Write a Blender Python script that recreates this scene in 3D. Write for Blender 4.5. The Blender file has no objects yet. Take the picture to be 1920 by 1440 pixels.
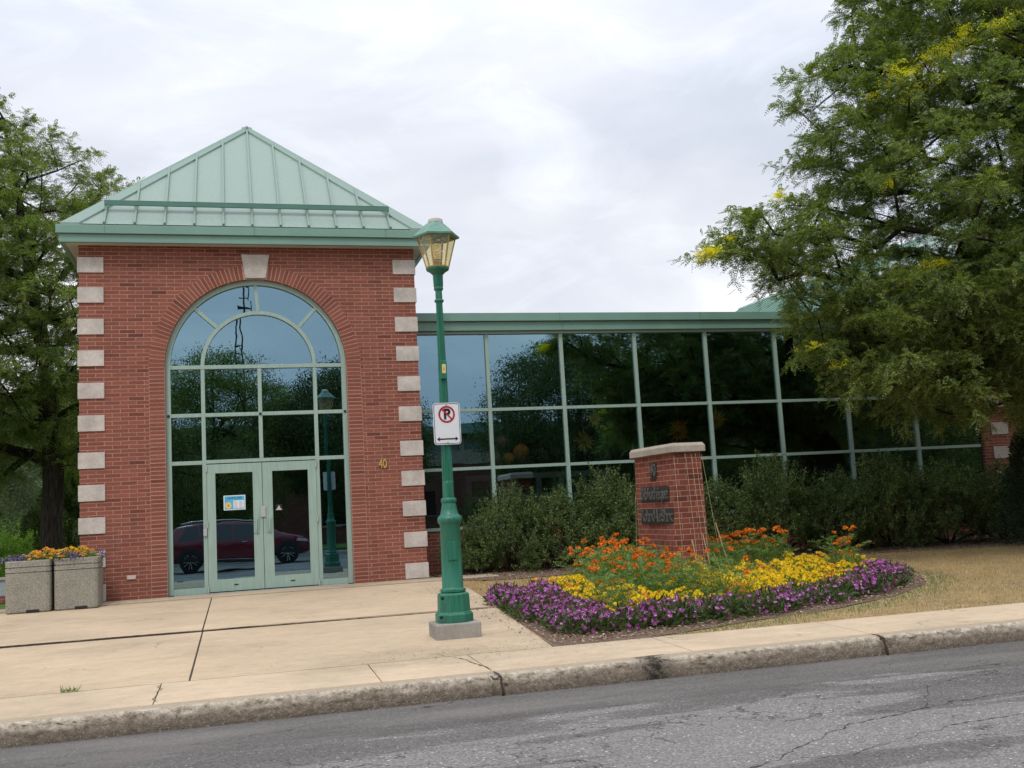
import bpy, bmesh, math, random
import numpy as np
from mathutils import Vector, Matrix, noise
R_ = math.radians
rng = np.random.default_rng(7); random.seed(7)
sc = bpy.context.scene
C = sc.collection

# ------------------------------------------------------------------ camera
F = 1916.23 / 1920 * 36.0
yaw, pitch, roll = -0.266791, 0.1208755, -0.0562148
cam_loc = Vector((2.5098, -18.2088, 1.1564))
def cam_axes():
    cy, sy = math.cos(yaw), math.sin(yaw)
    f = Vector((-sy, cy, 0)); r = Vector((cy, sy, 0)); u = Vector((0, 0, 1))
    cp, sp = math.cos(pitch), math.sin(pitch); f, u = cp*f + sp*u, -sp*f + cp*u
    cr, sr = math.cos(roll), math.sin(roll); r, u = cr*r + sr*u, -sr*r + cr*u
    return r, u, f
cr_, cu_, cf_ = cam_axes()
cd = bpy.data.cameras.new('camera'); cam = bpy.data.objects.new('camera', cd); C.objects.link(cam)
cd.sensor_fit = 'HORIZONTAL'; cd.sensor_width = 36; cd.lens = F; cd.clip_start = 0.03; cd.clip_end = 1500
cam.matrix_world = Matrix(((cr_.x, cu_.x, -cf_.x, cam_loc.x), (cr_.y, cu_.y, -cf_.y, cam_loc.y), (cr_.z, cu_.z, -cf_.z, cam_loc.z), (0, 0, 0, 1)))
sc.camera = cam

# ------------------------------------------------------------------ sky, sun, exposure
SUN_EL, SUN_AZ = 56.0, 205.0      # azimuth clockwise from +Y
w = bpy.data.worlds.new("World"); sc.world = w; w.use_nodes = True
nt = w.node_tree; nt.nodes.clear(); N = nt.nodes; L = nt.links
out = N.new('ShaderNodeOutputWorld'); bg = N.new('ShaderNodeBackground'); L.new(bg.outputs[0], out.inputs[0])
sky = N.new('ShaderNodeTexSky'); sky.sky_type = 'NISHITA'; sky.sun_disc = False
sky.sun_elevation = R_(SUN_EL); sky.sun_rotation = R_(SUN_AZ)
tc = N.new('ShaderNodeTexCoord')
mp = N.new('ShaderNodeMapping'); mp.inputs['Scale'].default_value = (1.0, 1.0, 2.6); mp.inputs['Rotation'].default_value = (0.1, 0.35, 0.3)
L.new(tc.outputs['Generated'], mp.inputs['Vector'])
nz = N.new('ShaderNodeTexNoise'); nz.inputs['Scale'].default_value = 1.9; nz.inputs['Detail'].default_value = 7; nz.inputs['Roughness'].default_value = .5; nz.inputs['Distortion'].default_value = .35
L.new(mp.outputs[0], nz.inputs['Vector'])
cr = N.new('ShaderNodeValToRGB'); e = cr.color_ramp
e.elements[0].position = .38; e.elements[0].color = (5.5, 5.9, 6.7, 1)
e.elements[1].position = .66; e.elements[1].color = (8.9, 8.9, 8.9, 1)
m_ = e.elements.new(.52); m_.color = (6.9, 7.1, 7.7, 1)
L.new(nz.outputs['Fac'], cr.inputs['Fac'])
nz2 = N.new('ShaderNodeTexNoise'); nz2.inputs['Scale'].default_value = 5.5; nz2.inputs['Detail'].default_value = 6; nz2.inputs['Roughness'].default_value = .6; nz2.inputs['Distortion'].default_value = .8
L.new(mp.outputs[0], nz2.inputs['Vector'])
r2 = N.new('ShaderNodeMapRange'); r2.inputs[1].default_value = .5; r2.inputs[2].default_value = .75; r2.inputs[3].default_value = 1; r2.inputs[4].default_value = 1.16
L.new(nz2.outputs['Fac'], r2.inputs[0])
# brightness rises to the zenith as under real overcast
sp = N.new('ShaderNodeSeparateXYZ'); L.new(tc.outputs['Generated'], sp.inputs[0])
rz = N.new('ShaderNodeMapRange'); rz.inputs[1].default_value = 0.3; rz.inputs[2].default_value = .9; rz.inputs[3].default_value = .98; rz.inputs[4].default_value = 1.75
L.new(sp.outputs['Z'], rz.inputs[0])
mul = N.new('ShaderNodeMath'); mul.operation = 'MULTIPLY'; L.new(r2.outputs[0], mul.inputs[0]); L.new(rz.outputs[0], mul.inputs[1])
vm = N.new('ShaderNodeVectorMath'); vm.operation = 'SCALE'; L.new(cr.outputs[0], vm.inputs[0]); L.new(mul.outputs[0], vm.inputs['Scale'])
mx = N.new('ShaderNodeMix'); mx.data_type = 'RGBA'; mx.inputs[0].default_value = .93
L.new(sky.outputs[0], mx.inputs[6]); L.new(vm.outputs[0], mx.inputs[7])
L.new(mx.outputs[2], bg.inputs['Color']); bg.inputs['Strength'].default_value = 0.117
sd = bpy.data.lights.new('sun', 'SUN'); sd.energy = 1.3; sd.angle = R_(14); sd.color = (1, .96, .9)
so = bpy.data.objects.new('sun', sd); C.objects.link(so)
az = R_(SUN_AZ); el = R_(SUN_EL)
sdir = Vector((math.sin(az)*math.cos(el), math.cos(az)*math.cos(el), math.sin(el)))
so.rotation_euler = sdir.to_track_quat('Z', 'Y').to_euler()
sc.view_settings.view_transform = 'Standard'; sc.view_settings.look = 'None'; sc.view_settings.gamma = 1
sc.view_settings.exposure = 0.12
sc.cycles.max_bounces = 8; sc.cycles.transparent_max_bounces = 16
sc.cycles.caustics_reflective = False; sc.cycles.caustics_refractive = False

# ------------------------------------------------------------------ materials
MATS = {}
class NT:
    def __init__(s, name):
        m = bpy.data.materials.new(name); m.use_nodes = True; s.m = m; s.t = m.node_tree
        s.b = s.t.nodes['Principled BSDF']; s.out = s.t.nodes['Material Output']; MATS[name] = m
    def n(s, typ, **k):
        x = s.t.nodes.new('ShaderNode' + typ)
        for a, v in k.items():
            if a.startswith('i_'):
                key = a[2:].replace('_', ' ')
                x.inputs[key].default_value = v
            else: setattr(x, a, v)
        return x
    def l(s, a, b): s.t.links.new(a, b)
    def coord(s, kind='Object'): return s.n('TexCoord').outputs[kind]
    def noise(s, scale, detail=4, rough=.55, vec=None, dist=0):
        x = s.n('TexNoise'); x.inputs['Scale'].default_value = scale; x.inputs['Detail'].default_value = detail
        x.inputs['Roughness'].default_value = rough; x.inputs['Distortion'].default_value = dist
        s.l(vec if vec is not None else s.coord(), x.inputs['Vector']); return x.outputs['Fac']
    def ramp(s, fac, stops):
        x = s.n('ValToRGB'); e = x.color_ramp
        e.elements[0].position, e.elements[0].color = stops[0][0], tuple(stops[0][1]) + (1,)
        e.elements[1].position, e.elements[1].color = stops[-1][0], tuple(stops[-1][1]) + (1,)
        for p, c in stops[1:-1]: k = e.elements.new(p); k.color = tuple(c) + (1,)
        s.l(fac, x.inputs[0]); return x.outputs[0]
    def mix(s, fac, a, b, mode='MIX'):
        x = s.n('Mix'); x.data_type = 'RGBA'; x.blend_type = mode
        for sock, v in ((x.inputs[0], fac), (x.inputs[6], a), (x.inputs[7], b)):
            if isinstance(v, (int, float)): sock.default_value = v
            elif isinstance(v, (tuple, list)): sock.default_value = tuple(v) + (1,)
            else: s.l(v, sock)
        return x.outputs[2]
    def math(s, op, a, b=0.0, clamp=False):
        x = s.n('Math'); x.operation = op; x.use_clamp = clamp
        for sock, v in ((x.inputs[0], a), (x.inputs[1], b)):
            if isinstance(v, (int, float)): sock.default_value = v
            else: s.l(v, sock)
        return x.outputs[0]
    def rng(s, v, a, b, c=0.0, d=1.0):
        x = s.n('MapRange'); s.l(v, x.inputs[0])
        for i, q in enumerate((a, b, c, d)): x.inputs[i+1].default_value = q
        return x.outputs[0]
    def bump(s, h, strength=.3, dist=.01, normal=None):
        x = s.n('Bump'); x.inputs['Strength'].default_value = strength; x.inputs['Distance'].default_value = dist
        s.l(h, x.inputs['Height'])
        if normal is not None: s.l(normal, x.inputs['Normal'])
        s.l(x.outputs[0], s.b.inputs['Normal']); return x.outputs[0]
    def col(s, c, rough=.8, spec=None, metal=None):
        if isinstance(c, tuple): s.b.inputs['Base Color'].default_value = c + (1,)
        else: s.l(c, s.b.inputs['Base Color'])
        if isinstance(rough, (int, float)): s.b.inputs['Roughness'].default_value = rough
        else: s.l(rough, s.b.inputs['Roughness'])
        if spec is not None: s.b.inputs['Specular IOR Level'].default_value = spec
        if metal is not None: s.b.inputs['Metallic'].default_value = metal
        return s.m

def paint(name, c, rough=.45, var=.12, dirt=.1, scale=6, streak=False, spec=.5):
    t = NT(name)
    v = t.coord()
    if streak:
        m = t.n('Mapping'); m.inputs['Scale'].default_value = (6, 6, .5); t.l(v, m.inputs[0]); v = m.outputs[0]
    n1 = t.noise(scale, 6, .6, v); n2 = t.noise(scale*9, 3, .6)
    a = t.ramp(n1, [(.3, tuple(x*(1-var) for x in c)), (.7, tuple(min(1, x*(1+var)) for x in c))])
    b = t.mix(t.rng(n2, .55, .8, 0, dirt), a, (.12, .11, .09))
    t.bump(n2, .04, .003)
    return t.col(b, t.rng(n1, .3, .7, rough-.06, rough+.1), spec)

def brick(name, bw, bh, base1, base2, mortar, ms=.0048, off=0.0):
    t = NT(name)
    g = t.n('NewGeometry'); sN = t.n('SeparateXYZ'); t.l(g.outputs['Normal'], sN.inputs[0])
    sp = t.n('SeparateXYZ'); t.l(t.coord(), sp.inputs[0])
    f = t.math('GREATER_THAN', t.math('ABSOLUTE', sN.outputs[0]), .6)
    u = t.math('ADD', t.math('MULTIPLY', sp.outputs[1], f), t.math('MULTIPLY', sp.outputs[0], t.math('SUBTRACT', 1.0, f)))
    cb = t.n('CombineXYZ'); t.l(u, cb.inputs[0]); t.l(t.math('ADD', sp.outputs[2], off), cb.inputs[1])
    # slightly uneven joints
    wn = t.n('TexNoise'); wn.inputs['Scale'].default_value = 9; t.l(cb.outputs[0], wn.inputs['Vector'])
    wm = t.n('VectorMath'); wm.operation = 'SCALE'; wm.inputs['Scale'].default_value = .006
    ws = t.n('VectorMath'); ws.operation = 'SUBTRACT'; ws.inputs[1].default_value = (.5, .5, .5)
    t.l(wn.outputs['Color'], ws.inputs[0]); t.l(ws.outputs[0], wm.inputs[0])
    wa = t.n('VectorMath'); t.l(cb.outputs[0], wa.inputs[0]); t.l(wm.outputs[0], wa.inputs[1])
    bt = t.n('TexBrick'); t.l(wa.outputs[0], bt.inputs['Vector'])
    bt.inputs['Scale'].default_value = 1; bt.inputs['Brick Width'].default_value = bw; bt.inputs['Row Height'].default_value = bh
    bt.inputs['Mortar Size'].default_value = ms; bt.inputs['Mortar Smooth'].default_value = .25; bt.inputs['Bias'].default_value = 0
    bt.inputs['Color1'].default_value = (0, 0, 0, 1); bt.inputs['Color2'].default_value = (1, 1, 1, 1); bt.inputs['Mortar'].default_value = (.5, .5, .5, 1)
    bc = t.ramp(bt.outputs['Color'], [(0, tuple(x*.66 for x in base1)), (.06, base1), (.6, base2), (1, tuple(min(1, x*1.15) for x in base2))])
    n1 = t.noise(38, 6, .7); n2 = t.noise(.7, 4, .6)
    bc = t.mix(.75, bc, t.ramp(n1, [(.25, (.45, .42, .42)), (.5, (.95, .95, .95)), (.8, (1.3, 1.22, 1.18))]), 'MULTIPLY')
    bc = t.mix(.6, bc, t.ramp(n2, [(.3, (.87, .87, .88)), (.7, (1.08, 1.07, 1.05))]), 'MULTIPLY')
    mp_ = t.n('Mapping'); mp_.inputs['Scale'].default_value = (3.2, 3.2, .35); t.l(t.coord(), mp_.inputs[0])
    bc = t.mix(t.rng(t.noise(1.2, 6, .65, mp_.outputs[0]),  .56, .76, 0, .28), bc, (.075, .045, .04))
    bc = t.mix(t.rng(t.noise(1.7, 6, .7, mp_.outputs[0]), .60, .75, 0, .25), bc, (.42, .30, .25))
    mo = t.mix(t.rng(t.noise(3, 5, .7), .35, .7), mortar, tuple(x*.62 for x in mortar))
    c = t.mix(bt.outputs['Fac'], bc, mo)
    h = t.math('SUBTRACT', t.math('MULTIPLY', n1, .35), bt.outputs['Fac'])
    t.bump(h, .6, .006)
    return t.col(c, .88, .25)
brick('brick', .257, .0677, (.222, .070, .049), (.260, .086, .060), (.43, .30, .23), .0054)
brick('brick_sign', .25, .081, (.175, .050, .035), (.24, .070, .047), (.45, .30, .22), .0052, .01)
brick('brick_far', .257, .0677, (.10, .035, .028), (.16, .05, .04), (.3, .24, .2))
def voussoir():
    t = NT('arch_brick'); g = t.n('NewGeometry')
    a = t.ramp(g.outputs['Random Per Island'], [(0, (.16, .052, .037)), (.08, (.218, .069, .048)), (.7, (.257, .085, .059)), (1, (.28, .096, .067))])
    n1 = t.noise(38, 6, .7)
    a = t.mix(.75, a, t.ramp(n1, [(.25, (.5, .47, .47)), (.5, (.95, .95, .95)), (.8, (1.3, 1.22, 1.18))]), 'MULTIPLY')
    t.bump(n1, .3, .004); return t.col(a, .88, .25)
voussoir()
t = NT('mortar'); t.col(t.ramp(t.noise(20), [(.3, (.36, .25, .19)), (.7, (.48, .34, .27))]), .95)
def stone(name, c, sc_=14, spots=True):
    t = NT(name); n1 = t.noise(2.2, 5, .6); n2 = t.noise(sc_*8, 4, .7); n3 = t.noise(sc_, 4, .6)
    a = t.ramp(n1, [(.3, tuple(x*.76 for x in c)), (.7, tuple(x*1.12 for x in c))])
    a = t.mix(.8, a, t.ramp(n3, [(.3, (.85, .85, .86)), (.65, (1.07, 1.06, 1.05))]), 'MULTIPLY')
    if spots: a = t.mix(.7, a, t.ramp(n2, [(.32, (.55, .53, .5)), (.5, (1, 1, 1)), (.75, (1.15, 1.13, 1.1))]), 'MULTIPLY')
    t.bump(n2, .25, .004); return t.col(a, .9, .2)
stone('cast_stone', (.57, .52, .475), 10, True)
stone('cap_stone', (.42, .37, .31))
stone('block_concrete', (.33, .31, .28), 20)
def aggregate():
    t = NT('aggregate'); v = t.n('TexVoronoi'); v.inputs['Scale'].default_value = 130; t.l(t.coord(), v.inputs['Vector'])
    s = t.n('SeparateColor'); t.l(v.outputs['Color'], s.inputs[0])
    a = t.ramp(s.outputs[0], [(0, (.13, .125, .11)), (.12, (.22, .21, .18)), (.55, (.295, .28, .235)), (1, (.40, .385, .33))])
    a = t.mix(.5, a, t.ramp(t.noise(3, 5), [(.3, (.78, .79, .78)), (.7, (1.15, 1.13, 1.1))]), 'MULTIPLY')
    t.bump(v.outputs['Distance'], .5, .006); return t.col(a, .9, .2)
aggregate()
paint('frame_green', (.30, .41, .355), .42, .10, .12, 5, True)
paint('fascia_green', (.175, .31, .255), .4, .08, .12, 1.2, False)
paint('roof_green', (.245, .325, .278), .38, .09, .12, 3, True)
paint('roof_seam', (.205, .295, .248), .4, .06, .1, 3, True)
paint('rail_green', (.075, .19, .14), .4, .08, .1, 3)
paint('soffit', (.50, .45, .41), .6, .06, .1, 2)
paint('lamp_green', (.014, .145, .09), .42, .25, .35, 7, True)
paint('lamp_roof', (.13, .27, .21), .55, .25, .45, 14)
paint('steel', (.42, .43, .42), .35, .1, .2, 20)
paint('sign_white', (.74, .76, .79), .35, .03, .03, 9)
paint('sign_black', (.012, .012, .013), .4)
paint('sign_red', (.42, .012, .03), .4, .05, .02)
paint('gold', (.46, .31, .10), .45, .2, .2, 20)
paint('sign_letter', (.10, .10, .092), .45, .3, .2, 30)
paint('letter_plaque', (.032, .028, .025), .6, .3, .3, 20)
paint('dark_letter', (.035, .037, .036), .5, .3, .2, 30)
paint('yellow_label', (.72, .62, .22), .5)
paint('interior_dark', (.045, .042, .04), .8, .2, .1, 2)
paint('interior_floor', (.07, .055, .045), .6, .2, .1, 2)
paint('shelf_grey', (.30, .34, .36), .6)
paint('board_green', (.02, .22, .14), .6)
paint('paper_yellow', (.75, .52, .06), .7)
paint('paper_orange', (.65, .26, .05), .7)
paint('paper_pink', (.50, .25, .22), .7)
paint('paper_white', (.75, .78, .8), .6, .02, .02)
paint('poster_blue', (.08, .42, .66), .5, .2, .02, 30)
paint('poster_yellow', (.85, .62, .05), .5, .2, .05, 60)
paint('car_red', (.15, .008, .018), .16, .05, .02, 4, spec=.8)
paint('car_blue', (.02, .10, .36), .2, .05, .02, 4, spec=.8)
paint('rubber', (.012, .012, .012), .85)
paint('chrome', (.62, .64, .66), .2, .05, .02)
MATS['chrome'].node_tree.nodes['Principled BSDF'].inputs['Metallic'].default_value = .9
paint('trim_dark', (.012, .012, .013), .5)
t = NT('car_glass'); t.col((.012, .014, .016), .05, .9)
t = NT('headlight'); t.col((.5, .52, .55), .1, .9)
t = NT('tail_red'); t.col((.3, .01, .01), .2, .8)
paint('stick', (.48, .33, .17), .8, .2, .1, 20)
paint('twine', (.52, .45, .28), .9, .2, .1, 20)
paint('soil', (.065, .048, .036), .95, .3, .1, 20)

def glass(name, fac=.43, gcol=(.42, .68, .84), tcol=(.36, .41, .385), wav=.010, ws=1.4):
    t = NT(name); t.t.nodes.remove(t.b)
    gl = t.n('BsdfGlossy'); gl.inputs['Roughness'].default_value = .0; gl.inputs['Color'].default_value = gcol + (1,)
    tr = t.n('BsdfTransparent'); tr.inputs['Color'].default_value = tcol + (1,)
    mixs = t.n('MixShader'); mixs.inputs[0].default_value = fac
    t.l(tr.outputs[0], mixs.inputs[1]); t.l(gl.outputs[0], mixs.inputs[2]); t.l(mixs.outputs[0], t.out.inputs[0])
    b = t.n('Bump'); b.inputs['Strength'].default_value = wav; b.inputs['Distance'].default_value = .05
    m = t.n('Mapping'); m.inputs['Scale'].default_value = (1, 1, 2.2); t.l(t.coord(), m.inputs[0])
    t.l(t.noise(ws, 2, .4, m.outputs[0]), b.inputs['Height']); t.l(b.outputs[0], gl.inputs['Normal'])
    return t.m
glass('window_glass')
glass('lamp_glass', .22, (.95, .9, .75), (.93, .86, .64), .35, 25)

def leafmat(name, dark, light, trans=.35, tint=None, rough=.6, pale=None):
    t = NT(name); g = t.n('NewGeometry'); t.t.nodes.remove(t.b)
    r = g.outputs['Random Per Island']
    stops = [(0, dark), (.85, light)]
    if pale: stops.append((1, pale))
    a = t.ramp(r, stops)
    n = t.noise(.9, 3, .6)
    a = t.mix(.7, a, t.ramp(n, [(.3, (.66, .76, .76)), (.7, (1.32, 1.24, .95))]), 'MULTIPLY')
    p = t.n('BsdfPrincipled'); t.l(a, p.inputs['Base Color']); p.inputs['Roughness'].default_value = rough; p.inputs['Specular IOR Level'].default_value = .3
    tl = t.n('BsdfTranslucent'); t.l(t.mix(1.0, a, (1.3, 1.5, .5), 'MULTIPLY'), tl.inputs['Color'])
    ms = t.n('MixShader'); ms.inputs[0].default_value = trans
    t.l(p.outputs[0], ms.inputs[1]); t.l(tl.outputs[0], ms.inputs[2]); t.l(ms.outputs[0], t.out.inputs[0])
    return t.m
leafmat('locust_leaf', (.066, .100, .034), (.215, .265, .09), .40, pale=(.36, .39, .15))
leafmat('locust_yellow', (.70, .58, .03), (.90, .80, .08), .45)
leafmat('tree_leaf', (.032, .055, .022), (.105, .15, .052), .3)
leafmat('shrub_leaf', (.038, .066, .024), (.14, .19, .07), .3, pale=(.30, .35, .16))
leafmat('cedar_leaf', (.012, .028, .012), (.035, .06, .025), .15)
leafmat('bright_leaf', (.07, .15, .02), (.19, .32, .05), .35)
leafmat('spruce_leaf', (.09, .12, .09), (.22, .27, .20), .25)
leafmat('bed_leaf', (.07, .13, .035), (.23, .33, .10), .35)
leafmat('bed_leaf_dark', (.03, .06, .02), (.11, .165, .055), .3)
leafmat('petal_yellow', (.72, .42, .01), (.95, .72, .03), .2, rough=.7)
leafmat('petal_orange', (.42, .07, .01), (.85, .26, .02), .2, rough=.7)
leafmat('petal_apricot', (.72, .28, .03), (.92, .52, .10), .2, rough=.7)
leafmat('petal_purple', (.20, .018, .20), (.58, .15, .58), .3, pale=(.85, .58, .86))
leafmat('petal_violet', (.08, .04, .22), (.26, .17, .48), .25)
leafmat('dry_grass', (.32, .225, .115), (.60, .45, .27), .2, pale=(.25, .24, .10))
leafmat('green_grass', (.05, .11, .02), (.15, .24, .05), .3)
def chips():
    t = NT('mulch_chip'); g = t.n('NewGeometry')
    return t.col(t.ramp(g.outputs['Random Per Island'], [(0, (.06, .035, .025)), (.5, (.20, .12, .085)), (.8, (.38, .27, .2)), (1, (.62, .52, .42))]), .9, .2)
chips()
t = NT('mulch'); t.bump(t.noise(60, 4), .6, .02); t.col(t.ramp(t.noise(45, 4, .7), [(.35, (.09, .06, .042)), (.6, (.25, .175, .13)), (.8, (.45, .36, .28))]), .95, .1)
t = NT('bark'); m = t.n('Mapping'); m.inputs['Scale'].default_value = (9, 9, 1.3); t.l(t.coord(), m.inputs[0])
nb = t.noise(2.2, 6, .65, m.outputs[0]); t.bump(nb, .9, .04); t.col(t.ramp(nb, [(.35, (.012, .010, .008)), (.6, (.05, .040, .032)), (.8, (.10, .085, .07))]), .95, .15)

def lawn():
    t = NT('lawn'); sp = t.n('SeparateXYZ'); t.l(t.coord(), sp.inputs[0])
    dry = t.ramp(t.noise(7, 6, .7), [(.3, (.24, .165, .09)), (.55, (.38, .275, .16)), (.75, (.50, .385, .235))])
    gr = t.ramp(t.noise(5, 6, .7), [(.3, (.045, .09, .02)), (.7, (.12, .20, .045))])
    # dry in front of the gallery, green elsewhere, irregular edge
    f = t.math('MULTIPLY', t.rng(sp.outputs[0], 2, 5), t.rng(sp.outputs[1], 14, 8))
    f = t.math('MULTIPLY', f, t.rng(sp.outputs[1], -29, -27))
    c = t.mix(f, gr, dry); t.bump(t.noise(90, 3), .5, .02); return t.col(c, .95, .1)
lawn()
def concrete(name, c, big=.35, crack=False):
    t = NT(name); v = t.coord()
    n1 = t.noise(.55, 6, .6, v); n2 = t.noise(7, 5, .65); n3 = t.noise(130, 3, .7)
    a = t.ramp(n1, [(.3, tuple(x*.80 for x in c)), (.5, c), (.72, tuple(min(1, x*1.14) for x in c))])
    m = t.n('Mapping'); m.inputs['Scale'].default_value = (.5, 3.0, 1); t.l(v, m.inputs[0])
    a = t.mix(.6, a, t.ramp(t.noise(1.6, 6, .7, m.outputs[0]), [(.3, (.86, .84, .80)), (.7, (1.10, 1.09, 1.06))]), 'MULTIPLY')
    a = t.mix(.6, a, t.ramp(n2, [(.25, (.84, .82, .80)), (.6, (1.06, 1.06, 1.05))]), 'MULTIPLY')
    a = t.mix(.8, a, t.ramp(n3, [(.3, (.62, .60, .58)), (.5, (1, 1, 1)), (.78, (1.2, 1.2, 1.2))]), 'MULTIPLY')
    vm = t.n('VectorMath'); nn = t.n('TexNoise'); nn.inputs['Scale'].default_value = 2.2; nn.inputs['Detail'].default_value = 7; t.l(v, nn.inputs['Vector']); t.l(v, vm.inputs[0]); t.l(nn.outputs['Color'], vm.inputs[1])
    vc = t.n('TexVoronoi'); vc.feature = 'DISTANCE_TO_EDGE'; vc.inputs['Scale'].default_value = .38; t.l(vm.outputs[0], vc.inputs['Vector'])
    ck = t.math('MULTIPLY', t.rng(vc.outputs['Distance'], .0045, .0), t.rng(t.noise(.8, 2), .52, .58))
    a = t.mix(t.math('MULTIPLY', ck, .55), a, (.09, .07, .05))
    a = t.mix(t.rng(t.noise(1.4, 8, .75), .60, .75, 0, .35), a, tuple(x*.55 for x in c))
    a = t.mix(t.rng(t.noise(2.1, 8, .7, m.outputs[0]), .60, .72, 0, .3), a, tuple(min(1, x*1.35) for x in c))
    vs = t.n('TexVoronoi'); vs.inputs['Scale'].default_value = 2.2; t.l(v, vs.inputs['Vector'])
    a = t.mix(t.rng(vs.outputs['Distance'], .035, .02, 0, .55), a, (.10, .085, .07))
    t.bump(n3, .25, .004); return t.col(a, .88, .22)
concrete('plaza_concrete', (.52, .408, .288))
concrete('strip_concrete', (.56, .445, .32))
concrete('apron_concrete', (.42, .345, .255))
concrete('far_concrete', (.38, .34, .28))
def curb():
    t = NT('curb_concrete'); sp = t.n('SeparateXYZ'); t.l(t.coord(), sp.inputs[0])
    n1 = t.noise(18, 6, .75); n2 = t.noise(2.5, 4, .6); v = t.n('TexVoronoi'); v.inputs['Scale'].default_value = 95; t.l(t.coord(), v.inputs['Vector'])
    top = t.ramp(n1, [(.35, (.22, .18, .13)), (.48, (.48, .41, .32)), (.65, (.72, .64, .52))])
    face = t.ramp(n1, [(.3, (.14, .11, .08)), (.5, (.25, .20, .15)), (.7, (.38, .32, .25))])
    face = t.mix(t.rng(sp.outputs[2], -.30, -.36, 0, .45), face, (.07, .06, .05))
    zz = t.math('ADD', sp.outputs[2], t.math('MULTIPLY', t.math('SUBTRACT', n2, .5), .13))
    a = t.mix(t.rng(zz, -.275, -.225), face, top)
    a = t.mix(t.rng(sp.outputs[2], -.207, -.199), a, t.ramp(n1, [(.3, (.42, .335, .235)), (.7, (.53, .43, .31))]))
    s = t.n('SeparateColor'); t.l(v.outputs['Color'], s.inputs[0])
    a = t.mix(t.rng(s.outputs[0], .8, .97, 0, .4), a, (.5, .45, .38))
    # soot stain on the kerb
    dx = t.math('DIVIDE', t.math('SUBTRACT', sp.outputs[0], 5.95), .26)
    f = t.math('SUBTRACT', 1.0, t.math('ABSOLUTE', dx)); f = t.math('ADD', f, t.math('MULTIPLY', t.math('SUBTRACT', n1, .5), 3.4))
    a = t.mix(t.rng(f, .35, 1.0, 0, .9), a, (.012, .012, .012))
    t.bump(n1, 1.0, .03); return t.col(a, .92, .2)
curb()
def asphalt():
    t = NT('asphalt'); v = t.coord(); sp = t.n('SeparateXYZ'); t.l(v, sp.inputs[0])
    vo = t.n('TexVoronoi'); vo.inputs['Scale'].default_value = 85; t.l(v, vo.inputs['Vector']); s = t.n('SeparateColor'); t.l(vo.outputs['Color'], s.inputs[0])
    a = t.ramp(s.outputs[0], [(0, (.125, .119, .114)), (.5, (.190, .181, .174)), (.9, (.250, .238, .228)), (.985, (.27, .26, .25)), (1, (.62, .60, .56))])
    m = t.n('Mapping'); m.inputs['Scale'].default_value = (.32, 1.5, 1); t.l(v, m.inputs[0])
    n = t.noise(1.0, 7, .6, m.outputs[0], .4)
    a = t.mix(1.0, a, t.ramp(n, [(.36, (.62, .61, .61)), (.47, (.74, .73, .72)), (.49, (1.03, 1.02, 1.01)), (.8, (1.2, 1.18, 1.16))]), 'MULTIPLY')
    # smooth dark sealed band along the gutter, ragged edge
    e = t.math('ADD', sp.outputs[1], t.math('MULTIPLY', t.math('SUBTRACT', t.noise(2.4, 7, .65, m.outputs[0]), .5), 1.6))
    band = t.rng(e, -10.75, -10.70)
    dark = t.ramp(t.noise(1.3, 6, .6, m.outputs[0]), [(.35, (.085, .078, .073)), (.55, (.125, .115, .107)), (.75, (.19, .172, .155))])
    gr = t.ramp(t.noise(220, 2), [(.3, (.8, .8, .8)), (.7, (1.15, 1.15, 1.15))])
    dark = t.mix(1.0, dark, gr, 'MULTIPLY'); dark = t.mix(t.rng(s.outputs[0], .7, 1.0, 0, .5), dark, (.24, .225, .21))
    a = t.mix(t.math('MULTIPLY', band, .85), a, dark)
    # thin cracks: voronoi cell edges, broken up
    vm = t.n('VectorMath'); vm.operation = 'ADD'; nn = t.n('TexNoise'); nn.inputs['Scale'].default_value = 1.7; nn.inputs['Detail'].default_value = 6; t.l(v, nn.inputs['Vector'])
    t.l(v, vm.inputs[0]); t.l(nn.outputs['Color'], vm.inputs[1])
    mm = t.n('Mapping'); mm.inputs['Scale'].default_value = (.33, .8, 1); t.l(vm.outputs[0], mm.inputs[0])
    vc = t.n('TexVoronoi'); vc.feature = 'DISTANCE_TO_EDGE'; vc.inputs['Scale'].default_value = .9; t.l(mm.outputs[0], vc.inputs['Vector'])
    ck = t.math('MULTIPLY', t.rng(vc.outputs['Distance'], .006, .0), t.rng(t.noise(.7, 2), .50, .56))
    a = t.mix(t.math('MULTIPLY', ck, .8), a, (.015, .014, .014))
    t.bump(t.math('SUBTRACT', vo.outputs['Distance'], ck), .45, .006)
    return t.col(a, .9, .25)
asphalt()
M = MATS

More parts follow.
